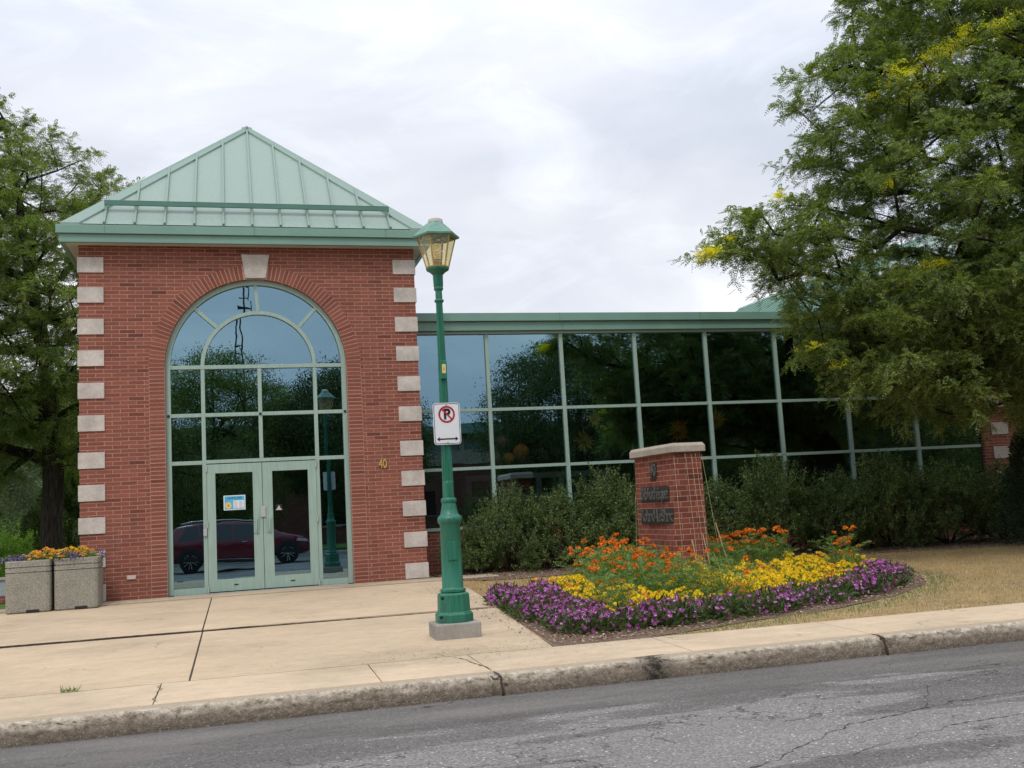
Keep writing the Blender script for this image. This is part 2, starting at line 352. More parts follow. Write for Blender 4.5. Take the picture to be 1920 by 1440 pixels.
# ------------------------------------------------------------------ mesh helpers
def tag(o, label=None, cat=None, group=None, kind=None):
    if label: o['label'] = label
    if cat: o['category'] = cat
    if group: o['group'] = group
    if kind: o['kind'] = kind
    return o
def empty(name, loc=(0, 0, 0), rz=0.0, **k):
    o = bpy.data.objects.new(name, None); C.objects.link(o); o.location = loc; o.rotation_euler = (0, 0, rz)
    o.empty_display_size = .2
    return tag(o, **k)
class MB:
    def __init__(s): s.v = []; s.f = []; s.mi = []; s.cur = 0
    def add(s, vs, fs):
        b = len(s.v); s.v += [tuple(x) for x in vs]; s.f += [tuple(b+i for i in f) for f in fs]; s.mi += [s.cur]*len(fs); return s
    def box(s, x0, y0, z0, x1, y1, z1):
        x0, x1 = sorted((x0, x1)); y0, y1 = sorted((y0, y1)); z0, z1 = sorted((z0, z1))
        return s.add([(x0,y0,z0),(x1,y0,z0),(x1,y1,z0),(x0,y1,z0),(x0,y0,z1),(x1,y0,z1),(x1,y1,z1),(x0,y1,z1)],
              [(0,3,2,1),(4,5,6,7),(0,1,5,4),(1,2,6,5),(2,3,7,6),(3,0,4,7)])
    def hexa(s, p): # 8 points ordered as box
        return s.add(p, [(0,3,2,1),(4,5,6,7),(0,1,5,4),(1,2,6,5),(2,3,7,6),(3,0,4,7)])
    def bar(s, a, b, w_, h_, up=(0, 0, 1)):
        a, b = Vector(a), Vector(b); d = (b-a).normalized(); u = Vector(up); sd_ = d.cross(u).normalized(); u = sd_.cross(d).normalized()
        q = [p + sd_*i*w_/2 + u*j*h_/2 for p in (a, b) for i, j in ((-1,-1),(1,-1),(1,1),(-1,1))]
        return s.add(q, [(0,1,2,3),(7,6,5,4),(0,4,5,1),(1,5,6,2),(2,6,7,3),(3,7,4,0)])
    def lathe(s, prof, n=24, cx=0, cy=0, ang0=0.0):
        vs = []; fs = []
        for r, z in prof:
            for k in range(n):
                a = ang0 + 2*math.pi*k/n; vs.append((cx + r*math.cos(a), cy + r*math.sin(a), z))
        for i in range(len(prof)-1):
            for k in range(n):
                k2 = (k+1) % n; fs.append((i*n+k, i*n+k2, (i+1)*n+k2, (i+1)*n+k))
        fs.append(tuple(range(n-1, -1, -1))); fs.append(tuple((len(prof)-1)*n+k for k in range(n)))
        return s.add(vs, fs)
    def tube(s, pts, rad, n=6):
        vs = []; fs = []; P = [Vector(p) for p in pts]
        for i, p in enumerate(P):
            d = (P[min(i+1, len(P)-1)] - P[max(i-1, 0)]).normalized()
            u = d.cross(Vector((0.13, .97, .21))).normalized(); v = d.cross(u)
            r = rad[i] if hasattr(rad, '__len__') else rad
            for k in range(n):
                a = 2*math.pi*k/n; vs.append(p + (u*math.cos(a) + v*math.sin(a))*r)
        for i in range(len(P)-1):
            for k in range(n):
                k2 = (k+1) % n; fs.append((i*n+k, i*n+k2, (i+1)*n+k2, (i+1)*n+k))
        fs.append(tuple(range(n-1, -1, -1))); fs.append(tuple((len(P)-1)*n+k for k in range(n)))
        return s.add(vs, fs)
    def prism(s, poly, a, b, axis='y'):
        n = len(poly)
        def pt(p, q): return (p[0], q, p[1]) if axis == 'y' else ((q, p[0], p[1]) if axis == 'x' else (p[0], p[1], q))
        vs = [pt(p, a) for p in poly] + [pt(p, b) for p in poly]
        fs = [tuple(range(n)), tuple(range(2*n-1, n-1, -1))] + [(i, (i+1) % n + 0, (i+1) % n + n, i+n) for i in range(n)]
        return s.add(vs, fs)
    def build(s, name, mat, parent=None, smooth=False, bevel=0, fixn=True, seg=2):
        me = bpy.data.meshes.new(name); me.from_pydata(s.v, [], s.f)
        mats = mat if isinstance(mat, (list, tuple)) else [mat]
        for m in mats: me.materials.append(M[m] if isinstance(m, str) else m)
        if len(mats) > 1: me.polygons.foreach_set('material_index', s.mi)
        if fixn:
            bm = bmesh.new(); bm.from_mesh(me); bmesh.ops.recalc_face_normals(bm, faces=bm.faces); bm.to_mesh(me); bm.free()
        if smooth:
            me.polygons.foreach_set('use_smooth', [True]*len(me.polygons))
        me.update()
        o = bpy.data.objects.new(name, me); C.objects.link(o)
        if parent is not None: o.parent = parent
        if bevel:
            b = o.modifiers.new('bevel', 'BEVEL'); b.width = bevel; b.segments = seg; b.limit_method = 'ANGLE'; b.angle_limit = R_(35)
            if smooth is None: pass
        if smooth == 'auto':
            pass
        return o
def auto_smooth(o, deg=35):
    me = o.data
    me.polygons.foreach_set('use_smooth', [True]*len(me.polygons))
    bm = bmesh.new(); bm.from_mesh(me)
    for e_ in bm.edges:
        if len(e_.link_faces) == 2 and e_.calc_face_angle(0) > R_(deg): e_.smooth = False
    bm.to_mesh(me); bm.free(); return o
def quads_mesh(name, V, mat, k=4):
    """V: (n*k,3) float array, every k vertices one face"""
    V = np.ascontiguousarray(V, dtype=np.float32).reshape(-1, 3); n = len(V)//k
    me = bpy.data.meshes.new(name); me.vertices.add(len(V)); me.vertices.foreach_set('co', V.ravel())
    me.loops.add(n*k); me.loops.foreach_set('vertex_index', np.arange(n*k, dtype=np.int32))
    me.polygons.add(n); me.polygons.foreach_set('loop_start', np.arange(0, n*k, k, dtype=np.int32))
    me.update(calc_edges=True); me.validate()
    mats = mat if isinstance(mat, (list, tuple)) else [mat]
    for m in mats: me.materials.append(M[m])
    return me
def obj(name, me, parent=None, loc=None):
    o = bpy.data.objects.new(name, me); C.objects.link(o)
    if parent is not None: o.parent = parent
    if loc is not None: o.location = loc
    return o
def copy_tree(o, parent=None):
    c = o.copy(); C.objects.link(c); c.parent = parent
    for ch in [x for x in bpy.data.objects if x.parent is o]: copy_tree(ch, c)
    return c
def unit(a): return a/np.maximum(np.linalg.norm(a, axis=-1, keepdims=True), 1e-9)
def rand_dirs(n): return unit(rng.normal(size=(n, 3)))
def diamonds(P, D, S, Ln, Wd):
    """leaf-shaped quads"""
    Ln = np.broadcast_to(Ln, (len(P),))[:, None]; Wd = np.broadcast_to(Wd, (len(P),))[:, None]
    a = P; b = P + D*Ln*.45 + S*Wd/2; c = P + D*Ln; d = P + D*Ln*.45 - S*Wd/2
    return np.stack([a, b, c, d], 1).reshape(-1, 3)
def fronds(P, D, length=.18, pairs=7, ll=.036, lw=.014, droop=.35):
    n = len(P); up = np.array([0, 0, 1.]); S = unit(np.cross(D, up + rng.normal(scale=.45, size=(n, 3)))); U = np.cross(S, D)
    Lr = length*rng.uniform(.75, 1.25, n)[:, None]; out_ = []
    for i in range(pairs):
        t_ = (i+.6)/pairs; prof = math.sin(math.pi*(.18 + .72*t_))
        base = P + D*Lr*t_; base[:, 2] -= droop*(Lr[:, 0])*t_*t_
        for sgn in (-1, 1):
            d = unit(D*.5 + S*sgn + U*rng.normal(scale=.2, size=(n, 1)) - np.array([0, 0, .25]))
            s_ = unit(np.cross(d, U))
            out_.append(diamonds(base, d, s_, ll*prof*rng.uniform(.8, 1.2, n), lw))
    return np.concatenate(out_)
def inpoly(x, z, poly):
    c = np.zeros(len(x), bool); n = len(poly)
    for i in range(n):
        x1, z1 = poly[i]; x2, z2 = poly[(i+1) % n]
        m = ((z1 > z) != (z2 > z)) & (x < (x2-x1)*(z-z1)/((z2-z1) or 1e-9) + x1); c ^= m
    return c
def polydist(x, z, poly):
    d = np.full(len(x), 1e9); n = len(poly)
    for i in range(n):
        a = np.array(poly[i]); b = np.array(poly[(i+1) % n]); ab = b-a
        p = np.stack([x, z], 1); t_ = np.clip(((p-a)@ab)/(ab@ab), 0, 1); q = a + t_[:, None]*ab
        d = np.minimum(d, np.linalg.norm(p-q, axis=1))
    return d
def poisson(P, r):
    keep = []
    for i in range(len(P)):
        if keep:
            if np.min(np.sum((np.array(keep)-P[i])**2, 1)) < r*r: continue
        keep.append(P[i])
    return np.array(keep)
def skeleton(trunk, clumps, r0=.012, wob=.12, pen=.25):
    nodes = [Vector(p) for p in trunk]; par = list(range(-1, len(trunk)-1)); plen = [0.0]*len(nodes)
    for i in range(1, len(nodes)): plen[i] = plen[i-1] + (nodes[i]-nodes[i-1]).length*.3
    top = nodes[len(nodes)//2]; NP = np.array([tuple(x) for x in nodes])
    start = max(1, len(trunk)//3); ends = []
    PL = np.array(plen)
    order = np.argsort(np.linalg.norm(clumps - np.array(tuple(top)), axis=1))
    for ci in order:
        c = clumps[ci]; d = np.linalg.norm(NP[start:] - c, axis=1) + pen*PL[start:]
        # favour parents that are lower and nearer the trunk
        d = d + .35*np.maximum(0, NP[start:, 2] - c[2])
        j = int(np.argmin(d)) + start; p = NP[j]; dist = float(np.linalg.norm(c-p)); k = max(1, int(dist/.55))
        last = j
        for q in range(1, k+1):
            t_ = q/k; x = p + (c-p)*t_
            if q < k: x = x + rng.normal(scale=wob*min(1, dist)*.5, size=3); x[2] += .10*dist*math.sin(math.pi*t_)
            nodes.append(Vector(x)); par.append(last); PL = np.append(PL, PL[last] + dist/k); NP = np.vstack([NP, x]); last = len(nodes)-1
        ends.append(last)
    cnt = np.zeros(len(nodes)); 
    for e_ in ends: cnt[e_] += 1
    for i in range(len(nodes)-1, 0, -1): cnt[par[i]] += cnt[i]
    return NP, par, cnt
def branch_mesh(NP, par, cnt, ntr, r0, pw=.5, rmax=None):
    mb = MB()
    rad = r0*np.maximum(cnt, 1)**pw
    for i in range(ntr, len(NP)):
        p = par[i]; n = 6 if rad[i] > .03 else 4
        rp = min(rad[p], rad[i]*1.35)
        mb.tube([NP[p], NP[i]], [rp, rad[i]], n)
    return mb
def ground_z(y):
    if y < -9.75: return -.37
    return min(0.0, .0205*y)

# ================================================================== the ground
def sheet(name, xs, ys, zf, mat, label=None):
    mb = MB(); nx, ny = len(xs), len(ys)
    mb.v = [(x, y, zf(x, y)) for y in ys for x in xs]
    mb.f = [(j*nx+i, j*nx+i+1, (j+1)*nx+i+1, (j+1)*nx+i) for j in range(ny-1) for i in range(nx-1)]; mb.mi = [0]*len(mb.f)
    o = mb.build(name, mat, fixn=False); return o
def gz_terrain(x, y):
    if y > 0: return -.012
    if y > -9.62: return .0205*y - .012
    if y > -27.02: return -.45
    return -.25
o = sheet('ground', [-600, -60, -10, 0, 10, 30, 80, 600], [-600, -80, -40, -28.4, -27.05, -27.0, -9.65, -9.6, -6, -3, 0, 20, 60, 600], gz_terrain, 'lawn'); tag(o, kind='structure')
o = sheet('road', [-300, -20, 0, 10, 30, 300], [-26.98, -15, -9.70], lambda x, y: -.37, 'asphalt'); tag(o, kind='structure')
# plaza with a slanting edge towards the bed; joints are real 12 mm gaps between slabs over a darker bed
def plaza_edge(y): return 5.98 + (y+.26)*.0090 if y > -2.4 else 5.96 + (y+2.4)*.092
mb = MB()
ylines = [-8.62, -5.11, -.62]; xl = [-14, -9.2, -3.4, 2.07]
g_ = .009
for j in range(2):
    y0, y1 = ylines[j]+(.02 if j else g_), ylines[j+1]-(g_ if j else .02)
    cols = [(xl[i]+g_, xl[i+1]-g_) for i in range(3)] + [(2.07+g_, None)]
    for a, b in cols:
        n = 8
        for k in range(n):
            ya = y0 + (y1-y0)*k/n; yb = y0 + (y1-y0)*(k+1)/n
            xa = b if b is not None else plaza_edge(ya); xb = b if b is not None else plaza_edge(yb)
            za, zb = [.0205*q_ + (.020*(y1-q_)/(y1-y0) if j else 0) for q_ in (ya, yb)]
            top = [(a, ya, za), (xa, ya, za), (xb, yb, zb), (a, yb, zb)]
            mb.add(top, [(0, 1, 2, 3)])
            if k == 0: mb.add([(a, ya, za), (xa, ya, za), (xa, ya, za-.1), (a, ya, za-.1)], [(0, 3, 2, 1)])
            mb.add([(xa, ya, za), (xb, yb, zb), (xb, yb, zb-.1), (xa, ya, za-.1)], [(0, 3, 2, 1)])
o = mb.build('plaza', 'plaza_concrete', fixn=False); tag(o, kind='structure')
mb = MB(); mb.add([(-14, -9.0, -.0205*9-.005), (5.4, -9.0, -.0205*9-.005), (5.9, 0, -.005), (-14, 0, -.005)], [(0, 1, 2, 3)]); o = mb.build('joint_filler', 'soil', fixn=False); tag(o, kind='structure')
mb = MB(); mb.box(-14, -.612, -.2, 6.9, -.002, .012); mb.box(-14, .0, -.2, -1.6, 1.6, .008); o = mb.build('entrance_apron', 'apron_concrete', bevel=.012); tag(o, kind='structure')
# pavement strip behind the kerb
mb = MB(); cuts = [-30, -24, -18, -12, -7, -2.6, 1.84, 3.62, 4.55, 6.4, 8.22, 11.2, 14.2, 17.2, 20.2, 26, 34]
for a, b in zip(cuts[:-1], cuts[1:]):
    mb.add([(a+.005, -9.58, -.197), (b-.005, -9.58, -.197), (b-.005, -8.63, -.177), (a+.005, -8.63, -.177), (a+.005, -8.63, -.3), (b-.005, -8.63, -.3), (a+.005, -9.58, -.3), (b-.005, -9.58, -.3)],
           [(0, 1, 2, 3), (3, 2, 5, 4), (0, 3, 4, 6), (1, 7, 5, 2)])
o = mb.build('pavement', 'strip_concrete', fixn=False); tag(o, kind='structure')
# rough kerb
def kerb():
    xs = []; x = -6.0
    while x < 18: xs.append(x); x += .022
    prof = [(-9.58, -.1965), (-9.66, -.1975), (-9.71, -.1985), (-9.735, -.2015), (-9.752, -.209), (-9.760, -.226), (-9.764, -.25), (-9.768, -.27), (-9.772, -.29), (-9.776, -.315), (-9.78, -.345), (-9.784, -.40)]
    vs = []
    for x in xs:
        gap = 0.0
        for cx, w_ in ((4.55, .05), (8.22, .035), (-2.6, .03)):
            gap = max(gap, max(0, 1-abs(x-cx - .02*noise.noise(Vector((x*9, 0, 0))))/w_))
        wear = .5 + .5*noise.noise(Vector((x*.7, 3.1, 0)))
        for k, (y, z) in enumerate(prof):
            f = 0 if k < 2 else (1.0 if 4 <= k <= 8 else .4)
            n = noise.fractal(Vector((x*7, y*30, z*30)), 1.0, 2.0, 5)
            n2 = noise.fractal(Vector((x*26, y*70, z*70)), 1.0, 2.0, 3)
            dy = f*(.009*n + .010*n2)*(.6+wear) + .05*gap*(k > 2); dz = f*(.005*n + .007*n2)*(.6+wear) - .05*gap*(k <= 5)*(k > 0) - (.012*wear if 3 <= k <= 5 else 0)
            vs.append((x, y + dy + (.02*wear*(3 <= k <= 6)), z + dz))
    n = len(prof); fs = [((i+1)*n+k, (i+1)*n+k+1, i*n+k+1, i*n+k)[::-1] for i in range(len(xs)-1) for k in range(n-1)]
    mb = MB(); mb.add(vs, fs)
    for a, b in ((-60, -6), (18, 60)):
        pr = [(a, y, z) for y, z in prof] + [(b, y, z) for y, z in prof]
        mb.add(pr, [(k, k+1, n+k+1, n+k) for k in range(n-1)])
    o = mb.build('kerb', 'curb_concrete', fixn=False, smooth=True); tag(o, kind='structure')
kerb()
mb = MB(); mb.box(-200, -28.3, -.5, 200, -27.0, -.22); o = mb.build('far_pavement', 'far_concrete', bevel=.02); tag(o, kind='structure')

def crack(name, pts, w_, seedv, mat='soil'):
    P = []
    for (x0, y0, z0), (x1, y1, z1) in zip(pts[:-1], pts[1:]):
        n = max(2, int(math.hypot(x1-x0, y1-y0)/.05))
        for k in range(n): P.append((x0+(x1-x0)*k/n, y0+(y1-y0)*k/n, z0+(z1-z0)*k/n))
    P.append(pts[-1]); vs = []
    for i, (x, y, z) in enumerate(P):
        a = P[min(i+1, len(P)-1)]; b = P[max(i-1, 0)]; d = Vector((a[0]-b[0], a[1]-b[1])).normalized(); nn = Vector((-d.y, d.x))
        o_ = (.05 if 'joint' not in name else .012)*noise.noise(Vector((i*.35+seedv, 0, 0))) + .02*noise.noise(Vector((i*1.3+seedv, 7, 0))); ww = w_*(.25+abs(noise.noise(Vector((i*.5, seedv, 3))))*2)*(1-abs(2*i/(len(P)-1)-1)**6)
        vs += [(x+nn.x*(o_+ww/2), y+nn.y*(o_+ww/2), z), (x+nn.x*(o_-ww/2), y+nn.y*(o_-ww/2), z)]
    mb = MB(); mb.add(vs, [(2*i, 2*i+1, 2*i+3, 2*i+2) for i in range(len(P)-1)]); o = mb.build(name, mat, fixn=True)
    if o.data.polygons[0].normal.z < 0: o.data.flip_normals()
    return tag(o, kind='structure')
pz = lambda y: .0205*y + .003
pv = lambda y: -.197 + (y+9.58)*.021 + .0035
crack('pavement_crack', [(4.26, -8.30, pz(-8.30)), (4.36, -8.60, pz(-8.60))], .014, 1)
crack('pavement_crack', [(4.42, -8.66, pv(-8.66)), (4.50, -9.1, pv(-9.1)), (4.58, -9.57, pv(-9.57))], .02, 4)
mb = MB(); xs_ = np.arange(-13.9, 5.62, .03)
hh = [(.019 if x < 1.5 else max(.005, .019-.005*(x-1.5))) + .010*noise.noise(Vector((x*2.2, 4, 0))) + .006*noise.noise(Vector((x*14, 1, 0))) - (.010 if noise.noise(Vector((x*.8, 9, 2))) > .25 else 0) for x in xs_]
mb.add([(x, -5.109 + .004*noise.noise(Vector((x*9, 0, 5))), z) for x, h in zip(xs_, hh) for z in (-.108, -.1048+h)], [(2*i, 2*i+2, 2*i+3, 2*i+1) for i in range(len(xs_)-1)]); tag(mb.build('plaza_joint', 'soil', fixn=False), kind='structure')
crack('plaza_joint_crack', [(-6, -5.11, pz(-5.11)), (-3, -5.10, pz(-5.1)), (0, -5.12, pz(-5.12)), (2.07, -5.11, pz(-5.11)), (4.2, -5.11, pz(-5.11)), (5.5, -5.11, pz(-5.11))], .034, 70)
crack('plaza_joint_crack', [(2.07, -5.1, pz(-5.1)), (2.07, -6.8, pz(-6.8)), (2.07, -8.6, pz(-8.6))], .016, 77)
crack('pavement_crack', [(1.84, -8.7, pv(-8.7)), (1.84, -9.5, pv(-9.5))], .012, 83)
for x_ in (4.58, 8.23):
    mb = MB(); mb.tube([(x_-.02, -9.60, -.200), (x_-.01, -9.70, -.203), (x_+.005, -9.762, -.225), (x_-.004, -9.776, -.27), (x_+.008, -9.786, -.32), (x_+.006, -9.792, -.372)], [.005, .009, .011, .009, .011, .012], 5); tag(mb.build('kerb_joint', 'soil', smooth=True), kind='structure')
crack('pavement_crack', [(4.95, -7.45, pz(-7.45)), (5.45, -7.25, pz(-7.25))], .008, 9)
rz = -.3665
crack('road_crack', [(3.4, -12.8, rz), (3.9, -13.3, rz), (4.6, -13.1, rz), (5.4, -12.7, rz), (6.3, -12.1, rz), (7.4, -11.8, rz), (8.6, -11.7, rz)], .014, 20)
crack('road_crack', [(5.4, -12.7, rz), (5.9, -12.75, rz), (6.9, -12.4, rz), (8.0, -12.3, rz)], .010, 33)
crack('road_crack', [(3.25, -12.0, rz), (3.35, -12.5, rz), (3.55, -13.0, rz)], .010, 41)
crack('road_crack', [(3.9, -13.3, rz), (3.7, -14.0, rz)], .010, 47)
crack('road_crack', [(5.8, -10.9, rz), (7.2, -10.75, rz), (9.0, -10.7, rz), (11, -10.5, rz)], .008, 55)
crack('road_crack', [(7.0, -12.0, rz), (7.6, -11.2, rz), (8.4, -10.95, rz)], .008, 61)
# mulch under the bed and under the shrubs
BED = [(5.44, -8.62), (6.3, -8.6), (7.0, -8.4), (7.8, -8.12), (9.0, -7.8), (10.2, -7.2), (11.3, -6.3), (11.9, -5.4), (11.9, -4.0), (11.6, -3.0), (9.6, -2.2), (8.4, -2.3), (7.2, -3.4), (6.35, -4.0), (5.80, -4.15)]
def patch(name, poly, h=.02, mat='mulch'):
    bm = bmesh.new(); vs = [bm.verts.new((x, y, ground_z(y)+h)) for x, y in poly]; bm.faces.new(vs)
    bmesh.ops.triangulate(bm, faces=bm.faces); 
    for _ in range(2): bmesh.ops.subdivide_edges(bm, edges=bm.edges, cuts=1, use_grid_fill=True)
    for v in bm.verts: v.co.z = ground_z(v.co.y) + h + .012*noise.noise(v.co*4)
    bmesh.ops.recalc_face_normals(bm, faces=bm.faces)
    me = bpy.data.meshes.new(name); bm.to_mesh(me); bm.free(); me.materials.append(M[mat])
    if me.polygons[0].normal.z < 0: me.flip_normals()
    return tag(obj(name, me), kind='structure')
patch('flower_bed_soil', BED, -.006)
SHB = [(5.99, 1.15), (5.99, -.25), (6.4, -1.15), (7.2, -1.3), (8.3, -1.1), (9.6, -.9), (11.5, -1.2), (13.5, -1.5), (15.5, -1.9), (17.5, -2.6), (20.5, -3), (20.5, 1.15)]
patch('mulch_strip', SHB, .006)
def scatter_poly(poly, n):
    a = np.array(poly); lo, hi = a.min(0), a.max(0); P = rng.uniform(lo, hi, size=(n, 2)); return P[inpoly(P[:, 0], P[:, 1], poly)]
GZ = np.vectorize(ground_z)
Pm = np.concatenate([scatter_poly(BED, 30000) + rng.normal(scale=.05, size=(1, 2))*0, np.array(BED)[rng.integers(0, 1, 1)], scatter_poly(SHB, 22000), np.column_stack([rng.uniform(5.3, 6.05, 700), rng.uniform(-8.3, -2, 700)])])
Pm = Pm + rng.normal(scale=.035, size=Pm.shape); Pm = Pm[(Pm[:, 1] > -8.60)]; n = len(Pm); ang = rng.uniform(0, 6.28, n); D = np.column_stack([np.cos(ang), np.sin(ang), rng.normal(scale=.25, size=n)]); D = unit(D)
S = unit(np.cross(D, np.array([0, 0, 1.]) + rng.normal(scale=.35, size=(n, 3))))
P3 = np.column_stack([Pm, GZ(Pm[:, 1]) + .012 + rng.uniform(0, .012, n)])
o = obj('wood_chips', quads_mesh('wood_chips', diamonds(P3, D, S, rng.uniform(.02, .05, n), rng.uniform(.010, .02, n)), 'mulch_chip'))
tag(o, 'light and dark wood chips scattered under the flowers and along the shrubs', 'wood chips', kind='stuff')
# grass blades
LAWN = [(6.05, -.45), (5.98, -2.5), (5.82, -4.1), (6.35, -3.95), (7.2, -3.4), (8.4, -2.3), (9.6, -2.2), (11.6, -3.0), (11.95, -4.0), (11.95, -5.4), (11.3, -6.35), (10.2, -7.25), (9.0, -7.85), (7.8, -8.15), (7.0, -8.42), (6.5, -8.61), (22, -8.61), (22, -2.9), (17.5, -2.5), (15.5, -1.8), (13.5, -1.4), (11.5, -1.1), (9.6, -.8), (8.3, -1.1), (7.2, -1.3), (6.4, -1.1)]
Pg = scatter_poly(LAWN, 190000); n = len(Pg)
D = unit(np.column_stack([rng.normal(scale=.55, size=(n, 2)), np.ones(n)])); S = unit(np.cross(D, rand_dirs(n)))
P3 = np.column_stack([Pg, GZ(Pg[:, 1]) - .01]); Hh = rng.uniform(.02, .055, n)
gv = np.stack([P3 - S*.003, P3 + S*.003, P3 + D*Hh[:, None]], 1).reshape(-1, 3)
# greener fringe beside the flowers and pavement
fr = polydist(Pg[:, 0], Pg[:, 1], BED) + rng.normal(scale=.15, size=n); green = (fr < .36) & (Pg[:, 0] > 6.5) & (Pg[:, 1] < -4.5) & (rng.random(n) < .8)
gm = np.repeat(~green, 3)
o = obj('dry_grass', quads_mesh('dry_grass', gv[gm], 'dry_grass', 3)); tag(o, 'short straw-coloured dry grass between the flower bed, shrubs and pavement', 'grass', kind='stuff')
o = obj('green_grass', quads_mesh('green_grass', gv[~gm], 'green_grass', 3)); tag(o, 'fringe of green grass blades along the front of the flower bed', 'grass', kind='stuff')
# weed in the pavement crack + leaf litter on the plaza
n = 46; P3 = np.column_stack([1.10 + rng.uniform(-.07, .07, n), -8.62 + rng.normal(scale=.012, size=n), np.full(n, -.18)])
D = unit(np.column_stack([rng.normal(scale=.5, size=(n, 2)), np.ones(n)])); S = unit(np.cross(D, rand_dirs(n)))
o = obj('weed_tuft', quads_mesh('weed_tuft', diamonds(P3, D, S, rng.uniform(.025, .075, n), .007), 'green_grass')); tag(o, 'small green weed tuft growing in the joint of the concrete pavement at left', 'weed')
n = 420; P3 = np.column_stack([rng.normal(4.9, .75, n), rng.uniform(-8.75, -7.6, n) if False else rng.normal(-8.45, .33, n), np.zeros(n)]); P3 = P3[(P3[:, 1] > -9.4)&(P3[:,0]<6.3)]; n = len(P3); P3[:, 2] = GZ(P3[:, 1]) + .006
D = unit(np.column_stack([rng.normal(size=(n, 2)), rng.normal(scale=.15, size=n)])); S = unit(np.cross(D, np.array([[0, 0, 1.]])))
o = obj('leaf_litter', quads_mesh('leaf_litter', diamonds(P3, D, S, rng.uniform(.01, .04, n), .008), 'soil')); tag(o, 'scatter of tiny dark dead leaflets on the concrete around the lamp base', 'leaf litter', kind='stuff')

# ================================================================== the library building
lib = empty('library_building', (0, 0, 0), label='red brick library with arched glass entrance, green pyramid roof and long glass gallery', cat='building')
TW, TH = 5.74, 6.0
CX, SPR, RO = 2.9, 3.88, 1.54       # arch centre, spring height, radius
XL, XR = CX-RO, CX+RO
REC = .13
def brick_shell():
    mb = MB(); n = 40
    mb.add([(0, 0, -.3), (XL, 0, -.3), (XL, 0, SPR), (0, 0, SPR)], [(0, 1, 2, 3)])
    mb.add([(XR, 0, -.3), (TW, 0, -.3), (TW, 0, SPR), (XR, 0, SPR)], [(0, 1, 2, 3)])
    mb.add([(0, 0, SPR), (XL, 0, SPR), (XL, 0, TH), (0, 0, TH)], [(0, 1, 2, 3)])
    mb.add([(XR, 0, SPR), (TW, 0, SPR), (TW, 0, TH), (XR, 0, TH)], [(0, 1, 2, 3)])
    pts = [(CX - RO*math.cos(math.pi*k/n), SPR + RO*math.sin(math.pi*k/n)) for k in range(n+1)]
    for a, b in zip(pts[:-1], pts[1:]):
        mb.add([(a[0], 0, a[1]), (b[0], 0, b[1]), (b[0], 0, TH), (a[0], 0, TH)], [(0, 1, 2, 3)])
        mb.add([(a[0], 0, a[1]), (a[0], .4, a[1]), (b[0], .4, b[1]), (b[0], 0, b[1])], [(0, 1, 2, 3)])
    mb.add([(XL, 0, -.3), (XL, .4, -.3), (XL, .4, SPR), (XL, 0, SPR)], [(0, 1, 2, 3)])
    mb.add([(XR, 0, -.3), (XR, .4, -.3), (XR, .4, SPR), (XR, 0, SPR)], [(3, 2, 1, 0)])
    mb.add([(0, 0, -.3), (0, 5.74, -.3), (0, 5.74, TH), (0, 0, TH)], [(3, 2, 1, 0)][::-1])
    mb.add([(TW, 0, -.3), (TW, 5.74, -.3), (TW, 5.74, TH), (TW, 0, TH)], [(0, 1, 2, 3)])
    mb.add([(0, 5.74, -.3), (TW, 5.74, -.3), (TW, 5.74, TH), (0, 5.74, TH)], [(1, 0, 3, 2)])
    return mb
wall = brick_shell().build('wall', 'brick', lib, fixn=False); wall['label'] = 'red brick walls of the entrance pavilion'
# brick surround of the opening: radial bricks and stacked jamb courses
def surround(side):
    mb = MB(); RI, RX = RO+.004, RO+.256; y0, y1 = -.004, .05
    n = 74
    for k in range(n):
        a0 = math.pi*(k+.085)/n; a1 = math.pi*(k+.915)/n
        if abs((a0+a1)/2 - math.pi/2) < .115 or ((a0+a1)/2 < math.pi/2) != (side < 0): continue
        j = random.uniform(-.0015, .0015)
        q = [(CX-math.cos(a)*r, yy+j, SPR+math.sin(a)*r) for yy in (y0, y1) for a, r in ((a0, RI), (a1, RI), (a1, RX), (a0, RX))]
        mb.add(q, [(0, 1, 2, 3), (7, 6, 5, 4), (0, 4, 5, 1), (1, 5, 6, 2), (2, 6, 7, 3), (3, 7, 4, 0)])
    z = 0.0; cp_ = SPR/57
    while z < SPR - .01:
        for xa, xb in (((XL-.256, XL-.004),) if side < 0 else ((XR+.004, XR+.256),)):
            j = random.uniform(-.0015, .0015)
            mb.box(xa+.004, y0+j, z+.007, xb-.004, y1, z+.0617)
        z += cp_
    return mb
for sd_ in (-1, 1):
    o = surround(sd_).build('arch_surround', 'arch_brick', lib); o['label'] = '%s half of the radial brick ring and stacked jamb round the arched window' % ('left' if sd_ < 0 else 'right')
mb = MB(); n = 48
for k in range(n):
    a0, a1 = math.pi*k/n, math.pi*(k+1)/n
    mb.add([(CX-math.cos(a)*r, -.0015, SPR+math.sin(a)*r) for a, r in ((a0, RO+.001), (a1, RO+.001), (a1, RO+.258), (a0, RO+.258))], [(0, 1, 2, 3)])
for xa, xb in ((XL-.258, XL-.001), (XR+.001, XR+.258)): mb.add([(xa, -.0015, 0), (xb, -.0015, 0), (xb, -.0015, SPR), (xa, -.0015, SPR)], [(0, 1, 2, 3)])
mb.build('surround_mortar', 'mortar', lib, fixn=False)
mb = MB(); mb.prism([(2.735, 5.435), (3.08, 5.435), (3.15, 5.86), (2.665, 5.86)], -.035, .05); mb.build('keystone', 'cast_stone', lib, bevel=.006)
TOPS = [5.79, 5.267, 4.722, 4.182, 3.632, 3.085, 2.464, 1.926, 1.388, .838, .292]
def quoin(x0, y0, x1, y1, zt):
    mb = MB(); mb.box(x0, y0, zt-.268, x1, y1, zt); return mb.build('quoin_stone', 'cast_stone', lib, bevel=.005)
